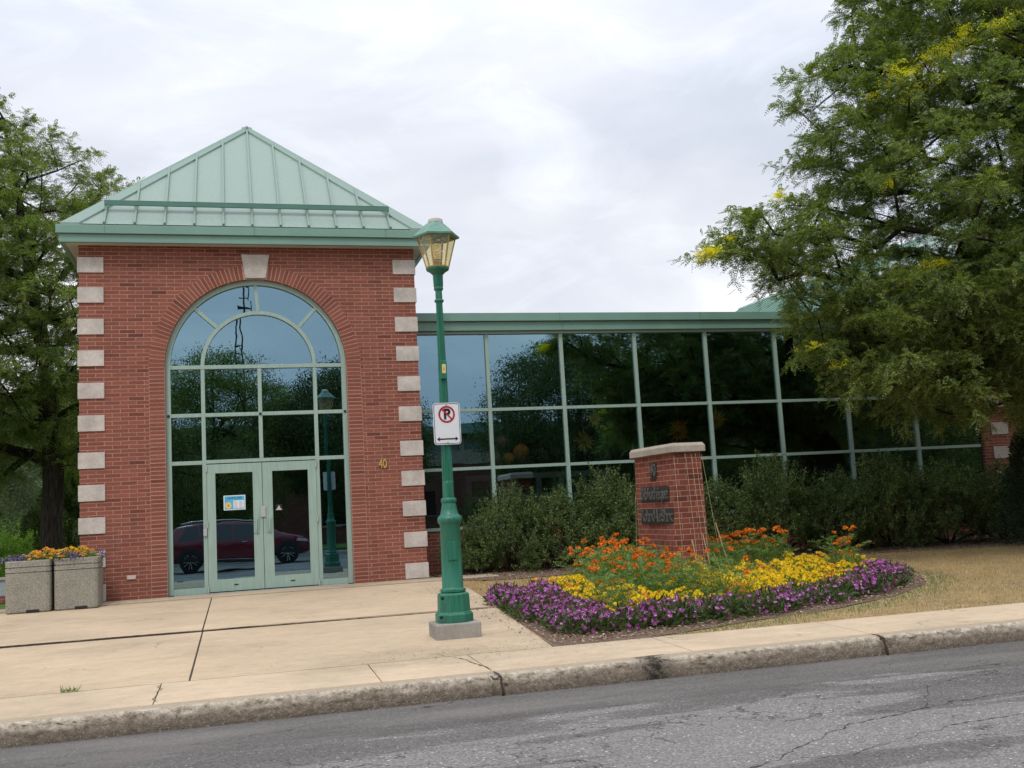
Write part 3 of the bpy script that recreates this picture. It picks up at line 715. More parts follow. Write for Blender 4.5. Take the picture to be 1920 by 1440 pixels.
for zt in TOPS:
    quoin(-.022, -.022, .395, .36, zt); quoin(TW-.395, -.022, TW+.022, .36, zt)
# eaves
mb = MB(); mb.box(-.265, -.265, 6.0, TW+.265, TW+.265, 6.05); mb.build('soffit', 'soffit', lib)
def ring_box(mb, o0, o1, z0, z1):
    mb.box(-o0, -o0, z0, TW+o0, -o1, z1); mb.box(-o0, TW+o1, z0, TW+o0, TW+o0, z1)
    mb.box(-o0, -o1, z0, -o1, TW+o1, z1); mb.box(TW+o1, -o1, z0, TW+o0, TW+o1, z1)
mb = MB(); ring_box(mb, .27, .20, 5.985, 6.125); mb.build('fascia_board', 'fascia_green', lib, bevel=.004)
mb = MB(); ring_box(mb, .315, .19, 6.128, 6.275); mb.build('gutter', 'fascia_green', lib, bevel=.005)
for x in (.45, 2.9, 5.2):
    mb = MB(); mb.box(x-.004, -.319, 6.126, x+.004, -.30, 6.277); mb.build('gutter_joint', 'rail_green', lib)
# pyramid roof
E0 = .22; APX = TW/2; ZE, ZA = 6.315, 9.27; SL = (ZA-ZE)/(APX+E0)
roof = MB()
cs = [(-E0, -E0), (TW+E0, -E0), (TW+E0, TW+E0), (-E0, TW+E0)]
for i in range(4):
    a, b = cs[i], cs[(i+1) % 4]; roof.add([(a[0], a[1], ZE), (b[0], b[1], ZE), (APX, APX, ZA)], [(0, 1, 2)])
roof.add([(x, y, ZE-.03) for x, y in cs], [(3, 2, 1, 0)])
roof_o = roof.build('roof', 'roof_green', lib, fixn=False)
# standing seams, each face
for face in range(4):
    rotm = Matrix.Rotation(face*math.pi/2, 4, 'Z')
    for k in range(-5, 6):
        x = k*.487; t1 = (APX+E0) - abs(x) - (.02 if k else .03)
        if t1 < .1: continue
        a = Vector((x, -(APX+E0), ZE+.022)); b = Vector((x, -(APX+E0)+t1, ZE + t1*SL + .022))
        a2 = a - (b-a).normalized()*.02
        mb = MB(); mb.bar(a2, b, .034, .062, (0, -SL, 1)); 
        me_pts = [rotm @ Vector(v) + Vector((APX, APX, 0)) for v in mb.v]; mb.v = [tuple(v) for v in me_pts]
        mb.build('seam', 'roof_seam', roof_o)
# hip caps: two flat wings following the neighbouring slopes
for i in range(4):
    sx, sy = (-1, -1) if i == 0 else ((1, -1) if i == 1 else ((1, 1) if i == 2 else (-1, 1)))
    c0 = Vector((APX + sx*(APX+E0+.03), APX + sy*(APX+E0+.03), ZE-.05+.06)); c1 = Vector((APX, APX, ZA+.075))
    mb = MB()
    for dx, dy in ((-sx, 0), (0, -sy)):
        wv = Vector((dx, dy, 0))*.29
        mb.add([c0, c1, c1+wv*.35 - Vector((0, 0, .03)), c0+wv], [(0, 1, 2, 3)])
        mb.add([c0+wv, c1+wv*.35 - Vector((0, 0, .03)), c1+wv*.35-Vector((0, 0, .09)), c0+wv-Vector((0, 0, .05))], [(0, 1, 2, 3)])
    mb.add([c0, c0+Vector((-sx*.29, 0, 0)), c0+Vector((-sx*.29, 0, -.06)), c0+Vector((0, 0, -.06))], [(0, 1, 2, 3)])
    mb.add([c0, c0+Vector((0, -sy*.29, 0)), c0+Vector((0, -sy*.29, -.06)), c0+Vector((0, 0, -.06))], [(0, 1, 2, 3)])
    mb.build('hip_cap', 'roof_seam', roof_o, fixn=False)
# snow guard rail
zr = ZE + (.27+E0)*SL*.0 + (.22+E0)*SL
mb = MB(); mb.box(APX-2.46, .03, 6.725, APX+2.46, .065, 6.80); mb.box(APX-2.46, .03, 6.801, APX+2.46, .10, 6.816); mb.build('snow_guard', 'rail_green', roof_o, bevel=.004)
for k in range(-5, 6):
    x = APX + k*.487; mb = MB(); mb.box(x-.022, .04, 6.53, x+.022, .09, 6.722); mb.build('guard_bracket', 'roof_seam', roof_o)

# arched window frame
win = empty('arched_window', (0, 0, 0)); win.parent = lib
YF, YB = REC-.045, REC+.05
def arc_strip(mb, r0, r1, ya, yb, n=40, cx=CX, a0=0, a1=math.pi):
    for k in range(n):
        t0, t1 = a0+(a1-a0)*k/n, a0+(a1-a0)*(k+1)/n
        p = [(cx-math.cos(a)*r, y, SPR+math.sin(a)*r) for y in (ya, yb) for a, r in ((t0, r0), (t1, r0), (t1, r1), (t0, r1))]
        mb.add(p, [(0, 1, 2, 3), (7, 6, 5, 4), (0, 4, 5, 1), (2, 6, 7, 3)])
mb = MB(); arc_strip(mb, RO-.085, RO-.001, YF, YB); mb.box(XL+.001, YF, .02, XL+.085, YB, SPR); mb.box(XR-.085, YF, .02, XR-.001, YB, SPR)
mb.build('outer_frame', 'frame_green', win)
XA, XB, XM = 1.975, 3.885, 2.93; YG = REC+.01
def fbar(x0, z0, x1, z1, name='mullion', ya=YF+.004, yb=YB-.004):
    mb = MB(); mb.box(x0, ya, z0, x1, yb, z1); return mb.build(name, 'frame_green', win, bevel=.003)
fbar(XL+.086, SPR-.035, XR-.086, SPR+.03, 'transom', YF-.002)
for xa, xb in ((XL+.086, XA-.033), (XA+.033, XM-.033), (XM+.033, XB-.033), (XB+.033, XR-.086)): fbar(xa, 3.012, xb, 3.075, 'transom')
for xa, xb in ((XL+.086, XA-.033), (XB+.033, XR-.086)): fbar(xa, 2.195, xb, 2.26, 'transom'); fbar(xa, .02, xb, .115, 'sill')
fbar(XA+.033, 2.205, XB-.033, 2.265, 'transom')
for x in (XA, XB): fbar(x-.033, .02, x+.033, SPR-.036)
fbar(XM-.033, 2.266, XM+.033, SPR-.036)
RI_ = .955
mb = MB(); arc_strip(mb, RI_-.03, RI_+.033, YF+.004, YB-.004, 32, (XA+XB)/2); mb.build('inner_arch', 'frame_green', win)
for a in (45, 90, 135):
    ca, sa = math.cos(R_(a)), math.sin(R_(a)); mb = MB()
    cxx = (XA+XB)/2
    mb.bar((cxx-ca*(RI_+.034), (YF+YB)/2, SPR+sa*(RI_+.034)), (CX-ca*(RO-.086), (YF+YB)/2, SPR+sa*(RO-.086)), .058, .08, (0, 1, 0)); mb.build('mullion', 'frame_green', win)
# glass panes, each a hair out of true
def pane(x0, z0, x1, z1, y, parent, name='pane', tilt=.0022):
    cx, cz = (x0+x1)/2, (z0+z1)/2; a, b = random.uniform(-tilt, tilt), random.uniform(-tilt, tilt)
    nx, nz = max(2, int((x1-x0)/.2)), max(2, int((z1-z0)/.2)); mb = MB()
    vs = [(x0+(x1-x0)*i/nx, y + a*(x0+(x1-x0)*i/nx-cx) + b*(z0+(z1-z0)*j/nz-cz), z0+(z1-z0)*j/nz) for j in range(nz+1) for i in range(nx+1)]
    mb.add(vs, [(j*(nx+1)+i, j*(nx+1)+i+1, (j+1)*(nx+1)+i+1, (j+1)*(nx+1)+i) for j in range(nz) for i in range(nx)])
    return mb.build(name, 'window_glass', parent, fixn=False)
for xa, xb in ((XL+.05, XA-.01), (XA+.01, XM-.01), (XM+.01, XB-.01), (XB+.01, XR-.05)):
    pane(xa, 3.05, xb, SPR-.01, YG, win); pane(xa, 2.24, xb, 3.04, YG, win)
pane(XL+.05, .06, XA-.01, 2.23, YG, win); pane(XB+.01, .06, XR-.05, 2.23, YG, win)
def pane_poly(pts, y):
    mb = MB(); a = random.uniform(-.003, .003); b = random.uniform(-.003, .003); cx = sum(p[0] for p in pts)/len(pts)
    mb.add([(p[0], y + a*(p[0]-cx) + b*(p[1]-4.5), p[1]) for p in pts], [tuple(range(len(pts)))]); return mb.build('pane', 'window_glass', win, fixn=False)
def arcpts(r, a0, a1, n=14, cx=CX): return [(cx-math.cos(a0+(a1-a0)*k/n)*r, SPR+math.sin(a0+(a1-a0)*k/n)*r) for k in range(n+1)]
cxx = (XA+XB)/2
pane_poly((arcpts(RI_, 0, math.pi, 30, cxx))[::-1], YG)
for k in range(4):
    a0, a1 = math.pi*k/4, math.pi*(k+1)/4
    pane_poly((arcpts(RO-.05, a0, a1) + arcpts(RI_, a1, a0, 14, cxx))[::-1], YG+.002)
# doors
def door(x0, x1, gx0, gx1, hx, side):
    d = empty('door', (0, 0, 0)); d.parent = lib; ya, yb = YF-.006, YB-.02; z0, z1 = .035, 2.19
    mb = MB(); mb.box(x0, ya, z0, gx0, yb, z1); mb.box(gx1, ya, z0, x1, yb, z1); mb.box(gx0, ya+.001, z0, gx1, yb, .235); mb.box(gx0, ya+.001, 2.035, gx1, yb, z1)
    mb.build('leaf_frame', 'frame_green', d)
    pane(gx0-.01, .22, gx1+.01, 2.045, (ya+yb)/2+.005, d)
    mb = MB(); mb.box(hx-.045, ya-.012, .98, hx+.045, ya-.001, 1.27); mb.box(hx-.012, ya-.055, 1.02, hx+.012, ya-.035, 1.23); mb.box(hx-.012, ya-.04, 1.03, hx+.012, ya-.01, 1.06); mb.box(hx-.012, ya-.04, 1.19, hx+.012, ya-.01, 1.22)
    mb.build('pull_handle', 'frame_green', d, bevel=.003)
    xh = x0-.004 if side < 0 else x1+.004
    for z in (.07, 1.17, 2.12): mb = MB(); mb.lathe([(.014, z-.055), (.014, z+.055)], 10, xh, ya-.012); mb.build('hinge', 'steel', d)
    mb = MB(); mb.box((gx0+gx1)/2-.035, ya-.003, .125, (gx0+gx1)/2+.035, ya-.0005, .145); mb.build('maker_plate', 'trim_dark', d)
    return d
door(XA+.036, XM-.004, 2.15, 2.77, 2.815, -1)
d2 = door(XM+.004, XB-.036, 3.10, 3.71, 3.035, 1)
mb = MB(); mb.box(XM-.035, YF-.03, 1.25, XM+.045, YF-.007, 1.43); mb.build('lock_plate', 'steel', d2, bevel=.004)
mb = MB(); mb.lathe([(.012, 0), (.012, .012)], 12); o = mb.build('lock_cylinder', 'steel', d2); o.rotation_euler = (R_(90), 0, 0); o.location = (3.035, YF-.006, .83)
mb = MB(); mb.box(XL+.09, YF-.01, .0, XR-.09, YB, .018); mb.build('threshold', 'steel', lib)
for x in (XL+.045, XM, XR-.045): mb = MB(); mb.box(x-.02, YF-.012, 3.02, x+.02, YF-.001, 3.06); mb.build('anchor_plate', 'trim_dark', lib)
mb = MB(); mb.box(1.94, YF-.03, .98, 2.0, YF-.001, 1.10); mb.build('door_button', 'steel', lib, bevel=.004)
mb = MB(); mb.box(.72, -.02, .345, .86, .0, .41); mb.build('wall_vent', 'cast_stone', lib, bevel=.004)

# text helper
def text_mesh(body, size, mat, name, parent=None, depth=.01, sx=1.0, bold=0.0, align='CENTER'):
    cu = bpy.data.curves.new(name, 'FONT'); cu.body = body; cu.size = size; cu.extrude = depth; cu.offset = bold; cu.align_x = align; cu.align_y = 'CENTER'; cu.resolution_u = 3
    ob = bpy.data.objects.new(name, cu); C.objects.link(ob)
    dg = bpy.context.evaluated_depsgraph_get(); me = bpy.data.meshes.new_from_object(ob.evaluated_get(dg))
    bpy.data.objects.remove(ob); bpy.data.curves.remove(cu)
    me.name = name
    for v in me.vertices: v.co.x *= sx
    me.materials.clear(); me.materials.append(M[mat])
    o = bpy.data.objects.new(name, me); C.objects.link(o)
    if parent is not None: o.parent = parent
    return o
o = text_mesh('40', .235, 'gold', 'house_number', lib, .012, .62, .004); o.location = (5.02, -.014, 2.065); o.rotation_euler = (R_(90), 0, 0); o['label'] = 'gold number 40 on the brick beside the doors'

# glass gallery -------------------------------------------------
GY = 1.2; MXs = [5.76, 7.33, 8.87, 10.46, 12.05, 13.67, 15.31, 16.98, 18.62]; ZR = [.83, 1.965, 3.10, 4.60]
mb = MB(); mb.box(TW+.002, GY-.02, -.3, 18.62, GY+.25, .80); o = mb.build('base_wall', 'brick', lib); o['label'] = 'low brick wall under the gallery glass'
mb = MB(); mb.box(TW+.002, GY-.05, .802, 18.62, GY+.2, .86); mb.build('window_sill', 'frame_green', lib)
gal = empty('glass_gallery', (0, 0, 0)); gal.parent = lib
for i, x in enumerate(MXs[1:-1]):
    mb = MB(); mb.box(x-.038, GY-.045, .862, x+.038, GY+.06, 4.598); mb.build('mullion', 'frame_green', gal, bevel=.003)
for z in ZR[1:3]:
    for a, b in zip(MXs[:-1], MXs[1:]):
        mb = MB(); mb.box(a+.039, GY-.04, z-.03, b-.039, GY+.05, z+.03); mb.build('transom', 'frame_green', gal, bevel=.003)
for a, b in zip(MXs[:-1], MXs[1:]):
    for z0, z1 in zip(ZR[:-1], ZR[1:]): pane(a, z0, b, z1, GY, gal, tilt=.0025)
mb = MB(); mb.box(TW+.002, GY-.07, 4.602, 18.9, GY+.3, 4.655); mb.build('head_rail', 'frame_green', lib)
mb = MB(); mb.box(TW+.002, GY-.14, 4.657, 18.9, GY+.3, 4.835); mb.build('fascia_board', 'fascia_green', lib, bevel=.004)
mb = MB(); mb.box(TW+.002, GY-.20, 4.837, 18.9, GY+.35, 5.0); mb.build('gutter', 'fascia_green', lib, bevel=.006)
for x in (8.83, 11.9, 15.6):
    mb = MB(); mb.box(x-.004, GY-.203, 4.84, x+.004, GY-.18, 5.001); mb.box(x+.06, GY-.143, 4.66, x+.068, GY-.12, 4.83); mb.build('gutter_joint', 'rail_green', lib)
mb = MB(); mb.box(TW, GY+.3, 4.70, 24, 14, 4.9); mb.build('flat_roof', 'fascia_green', lib)
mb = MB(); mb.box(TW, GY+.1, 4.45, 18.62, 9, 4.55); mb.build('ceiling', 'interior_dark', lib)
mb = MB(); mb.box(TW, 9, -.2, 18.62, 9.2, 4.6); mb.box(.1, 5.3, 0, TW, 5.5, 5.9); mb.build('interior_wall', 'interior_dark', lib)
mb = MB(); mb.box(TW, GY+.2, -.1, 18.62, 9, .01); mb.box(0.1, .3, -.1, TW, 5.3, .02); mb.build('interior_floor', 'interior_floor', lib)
# brick wing at the right end with stone quoins
mb = MB(); mb.box(18.64, 1.12, -.3, 25.5, 9.3, 5.72); o = mb.build('wing_wall', 'brick', lib); o['label'] = 'brick wing at the right end of the glass gallery'
for zt in TOPS[1:]:
    mb = MB(); mb.box(18.86, 1.098, zt-.268, 19.30, 1.4, zt); mb.build('quoin_stone', 'cast_stone', lib, bevel=.005)
mb = MB(); mb.box(18.35, .2, 5.722, 25.9, 7.4, 5.90); mb.build('wing_fascia', 'fascia_green', lib)
mb = MB(); mb.add([(18.3, .1, 5.9), (25.9, .1, 5.9), (25.9, 7.4, 5.9), (18.3, 7.4, 5.9), (22.1, 3.7, 8.9)], [(0, 1, 4), (1, 2, 4), (2, 3, 4), (3, 0, 4), (3, 2, 1, 0)]); mb.build('wing_roof', 'roof_green', lib)
# seamed roof of the reading hall behind
A_, P_ = Vector((18.7, 12, 7.22)), Vector((25.3, 6.7, 9.45)); wv = Vector((1, 0, .55))
mb = MB(); A2 = A_ - wv*4.6; P2 = P_ - wv*8.6
mb.add([A2, P2, P_, A_], [(0, 1, 2, 3)]); mb.add([A_, P_, P_+Vector((4, 3, -2.5)), A_+Vector((4, 3, -2.5))], [(0, 1, 2, 3)])
hall = mb.build('hall_roof', 'roof_green', lib, fixn=False)
nrm = (P2-A2).cross(wv).normalized(); nrm = nrm if nrm.z > 0 else -nrm
for k in range(32):
    t_ = (k+.5)/32; a = A2.lerp(P2, t_); b = A_.lerp(P_, t_); mb = MB(); mb.bar(a+nrm*.03, b+nrm*.03, .05, .09, tuple(nrm)); mb.build('seam', 'fascia_green', hall)
mb = MB(); mb.bar(A_+nrm*.05, P_+nrm*.05, .16, .06, tuple(nrm)); mb.build('ridge_cap', 'roof_seam', hall)

# things seen through the glass ------------------------------------
def sphere_mb(mb, c, r, nu=10, nv=8, sz=1.0):
    vs = [(c[0], c[1], c[2]-r*sz)]; fs = []
    for j in range(1, nv):
        a = math.pi*j/nv
        for i in range(nu): b = 2*math.pi*i/nu; vs.append((c[0]+r*math.sin(a)*math.cos(b), c[1]+r*math.sin(a)*math.sin(b), c[2]-r*sz*math.cos(a)))
    vs.append((c[0], c[1], c[2]+r*sz)); T = len(vs)-1
    for i in range(nu):
        i2 = (i+1) % nu; fs.append((0, 1+i2, 1+i)); fs.append((T, 1+(nv-2)*nu+i, 1+(nv-2)*nu+i2))
        for j in range(nv-2): fs.append((1+j*nu+i, 1+j*nu+i2, 1+(j+1)*nu+i2, 1+(j+1)*nu+i))
    mb.add(vs, fs); return mb
for (x, y, z, r, mt, lab) in ((7.62, 1.55, 2.50, .13, 'paper_pink', 'dusky pink paper lantern, highest of the lantern cluster behind the gallery glass'), (8.02, 1.55, 2.26, .17, 'paper_orange', 'big orange paper lantern at the right of the lantern cluster behind the glass'),
        (7.42, 1.55, 2.17, .17, 'paper_pink', 'large dull pink paper lantern at the left of the cluster behind the glass'), (7.74, 1.5, 2.14, .12, 'paper_orange', 'small orange lantern low in the middle of the cluster behind the glass'), (7.50, 1.65, 2.34, .09, 'paper_pink', 'smallest pink paper lantern in the middle of the cluster behind the glass')):
    t0 = empty('paper_lantern', (x, y, z), label=lab, cat='lantern', group='paper lanterns hanging inside the gallery')
    sphere_mb(MB(), (0, 0, 0), r, 14, 10).build('shade', mt, t0, smooth=True); mb = MB(); mb.tube([(0, 0, r*.98), (0, 0, 4.44-z)], .003, 4); mb.build('cord', 'twine', t0)
fl = [(9.62, 1.6, 2.90, .18, 'paper_yellow', 'pale yellow paper flower hanging above the others behind the second gallery bay'), (9.38, 1.6, 2.45, .26, 'paper_yellow', 'wide yellow paper flower hanging left behind the second gallery bay'),
      (10.62, 1.6, 2.72, .16, 'paper_orange', 'small orange paper flower beside the second gallery mullion'), (11.5, 1.65, 2.58, .30, 'paper_orange', 'large orange and yellow paper flower hanging left of the brick sign'), (12.35, 1.6, 2.78, .26, 'paper_yellow', 'bright yellow paper flower hanging behind the bay above the brick sign')]
for x, y, z, r, mt, lab in fl:
    t0 = empty('paper_flower', (x, y, z), label=lab, cat='paper flower', group='paper flowers hanging inside the gallery')
    n = 16; mb = MB()
    for k in range(n):
        a = 2*math.pi*k/n + random.uniform(-.1, .1); rr = r*random.uniform(.75, 1.1); mb.cur = 0
        mb.add([(0, 0, 0), (rr*.6*math.cos(a-.16), -.04, rr*.6*math.sin(a-.16)), (rr*math.cos(a), -.02-.05*random.random(), rr*math.sin(a)), (rr*.6*math.cos(a+.16), -.04, rr*.6*math.sin(a+.16))], [(0, 1, 2, 3)])
    mb.build('petals', mt, t0, fixn=False); sphere_mb(MB(), (0, -.03, 0), r*.2, 8, 6).build('flower_centre', 'paper_orange', t0, smooth=True)
    mb = MB(); mb.tube([(0, 0, .01), (0, 0, 4.44-z)], .003, 4); mb.build('cord', 'twine', t0)
t0 = empty('cubby_shelf', (8.6, 2.4, 0), label='grey shelf unit with square holes standing inside behind the first gallery bays', cat='shelf'); mb = MB()
for i in range(7): mb.box(-1.5+i*.5-.06, 0, 0, -1.5+i*.5+.06, .35, 1.85)
for j in range(5): mb.box(-1.56, -.002, j*.44, 1.56, .35, j*.44+.11)
mb.build('shelf_frame', 'shelf_grey', t0); mb = MB(); mb.box(-1.56, .352, 0, 1.56, .37, 1.87); mb.build('back_panel', 'interior_dark', t0)
t0 = empty('display_board', (11.2, 2.3, 0), label='green display board on legs standing behind the third gallery bay', cat='display board')
mb = MB(); mb.box(-.45, 0, .9, .45, .03, 2.35); mb.build('board', 'board_green', t0, bevel=.01)
for x in (-.47, .47): mb = MB(); mb.box(x-.02, -.01, 0, x+.02, .05, 2.4); mb.build('leg', 'frame_green', t0)
# notice sheet on the door
t0 = empty('door_notice', (2.46, YF-.003, 1.52), label="blue and white summer hours notice with a sunflower taped to the left door glass", cat='notice')
mb = MB(); mb.box(-.18, -.001, -.125, .18, .004, .125); mb.build('sheet', 'paper_white', t0)
mb = MB(); mb.box(-.165, -.0035, -.11, .165, -.0015, .112); mb.build('blue_field', 'poster_blue', t0)
mb = MB(); mb.box(-.02, -.0055, -.10, .155, -.0038, .035); mb.build('timetable', 'sign_white', t0)
mb = MB()
for k in range(13):
    a = 2*math.pi*k/13; mb.add([(-.105, -.0042, -.045), (-.105+.045*math.cos(a-.2), -.0045, -.045+.045*math.sin(a-.2)), (-.105+.066*math.cos(a), -.0045, -.045+.066*math.sin(a)), (-.105+.045*math.cos(a+.2), -.0045, -.045+.045*math.sin(a+.2))], [(0, 1, 2, 3)])
mb.build('sunflower', 'poster_yellow', t0, fixn=False)
mb = MB(); mb.lathe([(.02, 0), (.016, .004)], 14); o = mb.build('sunflower_centre', 'paper_orange', t0); o.rotation_euler = (R_(90), 0, 0); o.location = (-.105, -.0045, -.045)
o = text_mesh("Horaires d'été", .042, 'dark_letter', 'heading', t0, .0008, 1.0, .0006); o.rotation_euler = (R_(90), 0, 0); o.location = (.0, -.005, .08)
mb = MB()
for i in range(2):
    for j in range(6): mb.box(-.008+i*.085, -.0065, -.09+j*.02, .055+i*.085-.01*(j % 3), -.0057, -.083+j*.02)
mb.build('timetable_lines', 'shelf_grey', t0)
t0 = empty('small_notice', (3.20, YF-.003, 1.40), label='small dark sticker with a pale triangle on the right door glass', cat='sticker'); mb = MB(); mb.box(-.055, -.001, -.05, .055, .002, .05); mb.build('backing', 'trim_dark', t0)
mb = MB(); mb.add([(-.055, -.0025, -.045), (.055, -.0025, -.045), (.055, -.0025, -.033), (.035, -.0025, -.03), (.0, -.0025, .04), (-.035, -.0025, -.03), (-.055, -.0025, -.033)], [tuple(range(7))]); mb.build('triangle', 'soffit', t0, fixn=False)

# ================================================================== street lamp
LX, LY = 4.70, -7.35; LZ = ground_z(LY)
lamp = empty('street_lamp', (LX, LY, LZ), label='tall green fluted street lamp with amber hexagonal lantern on the pavement', cat='street lamp')
mb = MB(); mb.box(-.24, -.225, -.08, .24, .225, .155); o = mb.build('footing', 'block_concrete', lamp, bevel=.018, seg=3)
K = 1/174.
mb = MB(); mb.lathe([(.205, .157), (.205, .235), (.185, .26), (.178, .262), (.172, .44), (.150, .458)], 8, ang0=R_(22.5)); mb.build('plinth', 'lamp_green', lamp, bevel=.006)
mb = MB(); mb.lathe([(.118, .455), (.135, .468), (.135, .492), (.118, .505), (.112, .515), (.107, 1.17), (.118, 1.185), (.129, 1.20), (.133, 1.225), (.129, 1.25), (.112, 1.268), (.098, 1.28), (.085, 1.34), (.074, 1.40), (.078, 1.405), (.084, 1.42), (.084, 1.44), (.076, 1.455), (.062, 1.46)], 32)
o = mb.build('pedestal', 'lamp_green', lamp); auto_smooth(o, 40)
# fluted tapering shaft
mb = MB(); n = 48; prof = []; vs = []; fs = []; zs = [1.455, 1.62, 1.64, 2.4, 3.0, 3.54, 3.60]
for iz, z in enumerate(zs):
    r = .062 - (.062-.036)*(z-1.455)/(3.60-1.455)
    for k in range(n):
        fl_ = 1 - (.16 if (k % 4 in (1, 2)) else 0)*(1 if 1.63 < z < 3.56 else 0); a = 2*math.pi*k/n; vs.append((r*fl_*math.cos(a), r*fl_*math.sin(a), z))
for i in range(len(zs)-1):
    for k in range(n): fs.append((i*n+k, i*n+(k+1) % n, (i+1)*n+(k+1) % n, (i+1)*n+k))
mb.add(vs, fs); mb.build('shaft', 'lamp_green', lamp)
mb = MB(); mb.lathe([(r__, z__-.065) for r__, z__ in [(.036, 3.655), (.05, 3.67), (.053, 3.68), (.05, 3.69), (.037, 3.70), (.038, 3.74), (.036, 3.79), (.048, 3.80), (.052, 3.815), (.048, 3.835), (.052, 3.84), (.056, 3.97), (.085, 4.0), (.125, 4.025), (.128, 4.045)]], 28)
o = mb.build('capital', 'lamp_green', lamp); auto_smooth(o, 40)
zb, zt_, rb, rt = 3.982, 4.335, .122, .218
mb = MB(); vs = []
for r, z in ((rb, zb), (rt, zt_)): vs += [(r*math.cos(R_(60*k)), r*math.sin(R_(60*k)), z) for k in range(6)]
mb.add(vs, [(k, (k+1) % 6, (k+1) % 6+6, k+6) for k in range(6)]); mb.build('lantern_glass', 'lamp_glass', lamp, fixn=False)
for k in range(6):
    c, s = math.cos(R_(60*k)), math.sin(R_(60*k)); mb = MB(); mb.bar((rb*1.01*c, rb*1.01*s, zb), (rt*1.01*c, rt*1.01*s, zt_), .014, .012, (c, s, 0)); mb.build('lantern_bar', 'gold', lamp)
mb = MB(); mb.lathe([(rb+.008, zb-.004), (rb+.012, zb+.014), (rb-.006, zb+.018)], 6); mb.build('lantern_ring', 'gold', lamp)
mb = MB(); mb.lathe([(.045, zb), (.048, zb+.09), (.04, zb+.10)], 16); o = mb.build('socket', 'stick', lamp); auto_smooth(o)
mb = MB(); mb.lathe([(.04, zb+.10), (.058, zb+.12), (.062, zb+.2), (.058, zb+.28), (.03, zb+.30)], 18); o = mb.build('globe', 'lamp_glass', lamp, smooth=True)
mb = MB(); mb.lathe([(.262, 4.322), (.266, 4.34), (.235, 4.362), (.14, 4.455), (.085, 4.50)], 6); mb.build('lamp_roof', 'lamp_roof', lamp)
mb = MB(); mb.lathe([(.085, 4.497), (.08, 4.53), (.05, 4.553), (.012, 4.56)], 18); o = mb.build('roof_cap', 'soffit', lamp); auto_smooth(o)
mb = MB(); mb.box(-.035, -.075, 2.74, .035, -.04, 2.94); mb.build('outlet_box', 'lamp_green', lamp, bevel=.006); mb = MB(); mb.box(-.018, -.079, 2.80, .022, -.0755, 2.90); mb.build('outlet_label', 'yellow_label', lamp)
mb = MB(); mb.box(-.008, -.081, 2.835, .008, -.0795, 2.865); mb.build('outlet_mark', 'paper_orange', lamp)
mb = MB(); mb.box(-.06, -.118, .80, .04, -.108, 1.0); mb.build('access_hatch', 'lamp_green', lamp, bevel=.003)
for z_, x_ in ((.225, -.175), (.42, -.155)): mb = MB(); mb.box(x_-.012, -.19, z_-.02, x_+.02, -.155, z_+.012); mb.build('anchor_bolt', 'rubber', lamp, bevel=.003)
# parking sign hung on the shaft
sg = empty('parking_sign', (LX+.005, LY-.085, 2.225+LZ*0), label='white no parking sign with crossed red circle and double arrow on the green lamp post', cat='road sign')
sg.rotation_euler = (R_(2), R_(-.5), R_(3))
def rrect(w_, h_, r, n=6):
    p = []
    for cx, cz, a0 in ((w_/2-r, h_/2-r, 0), (-w_/2+r, h_/2-r, 90), (-w_/2+r, -h_/2+r, 180), (w_/2-r, -h_/2+r, 270)):
        for k in range(n+1): a = R_(a0+90*k/n); p.append((cx+r*math.cos(a), cz+r*math.sin(a)))
    return p
ZC = -.125
def off(p): return [(x, z+ZC) for x, z in p]
mb = MB(); mb.prism(off(rrect(.30, .45, .035)), -.002, .003); mb.build('plate', 'sign_white', sg)
def rim(mb, outer, inner, y):
    n = len(outer); mb.add([(x, y, z) for x, z in outer] + [(x, y, z) for x, z in inner], [(i, (i+1) % n, n+(i+1) % n, n+i) for i in range(n)])
mb = MB(); rim(mb, off(rrect(.284, .434, .028)), off(rrect(.272, .422, .023)), -.0032); mb.build('border', 'sign_black', sg, fixn=False)
def circ(r, cx, cz, n=36): return [(cx+r*math.cos(2*math.pi*k/n), cz+r*math.sin(2*math.pi*k/n)) for k in range(n)]
mb = MB(); rim(mb, circ(.092, 0, ZC+.10), circ(.072, 0, ZC+.10), -.0046)
for_bar = [(-.060, .058), (-.048, .070), (.062, -.044), (.052, -.056)]
mb.add([(x, -.0056, z*1.0+ZC+.10-.004) for x, z in for_bar], [(0, 1, 2, 3)]); mb.build('red_ring', 'sign_red', sg, fixn=False)
o = text_mesh('P', .155, 'sign_black', 'letter', sg, .0004, .95, .006); o.rotation_euler = (R_(90), 0, 0); o.location = (.002, -.0042, ZC+.098)
mb = MB(); z = ZC-.165
mb.add([(x, -.0042, z+dz) for x, dz in ((-.118, 0), (-.088, .024), (-.088, .007), (.088, .007), (.088, .024), (.118, 0), (.088, -.024), (.088, -.007), (-.088, -.007), (-.088, -.024))], [(0, 1, 2, 3, 4, 5, 6, 7, 8, 9)]); mb.build('arrow', 'sign_black', sg, fixn=False)
for z in (ZC+.205, ZC-.20): mb = MB(); mb.lathe([(.009, 0), (.007, .004)], 10); o = mb.build('bolt', 'steel', sg); o.rotation_euler = (R_(90), 0, 0); o.location = (0, -.003, z)

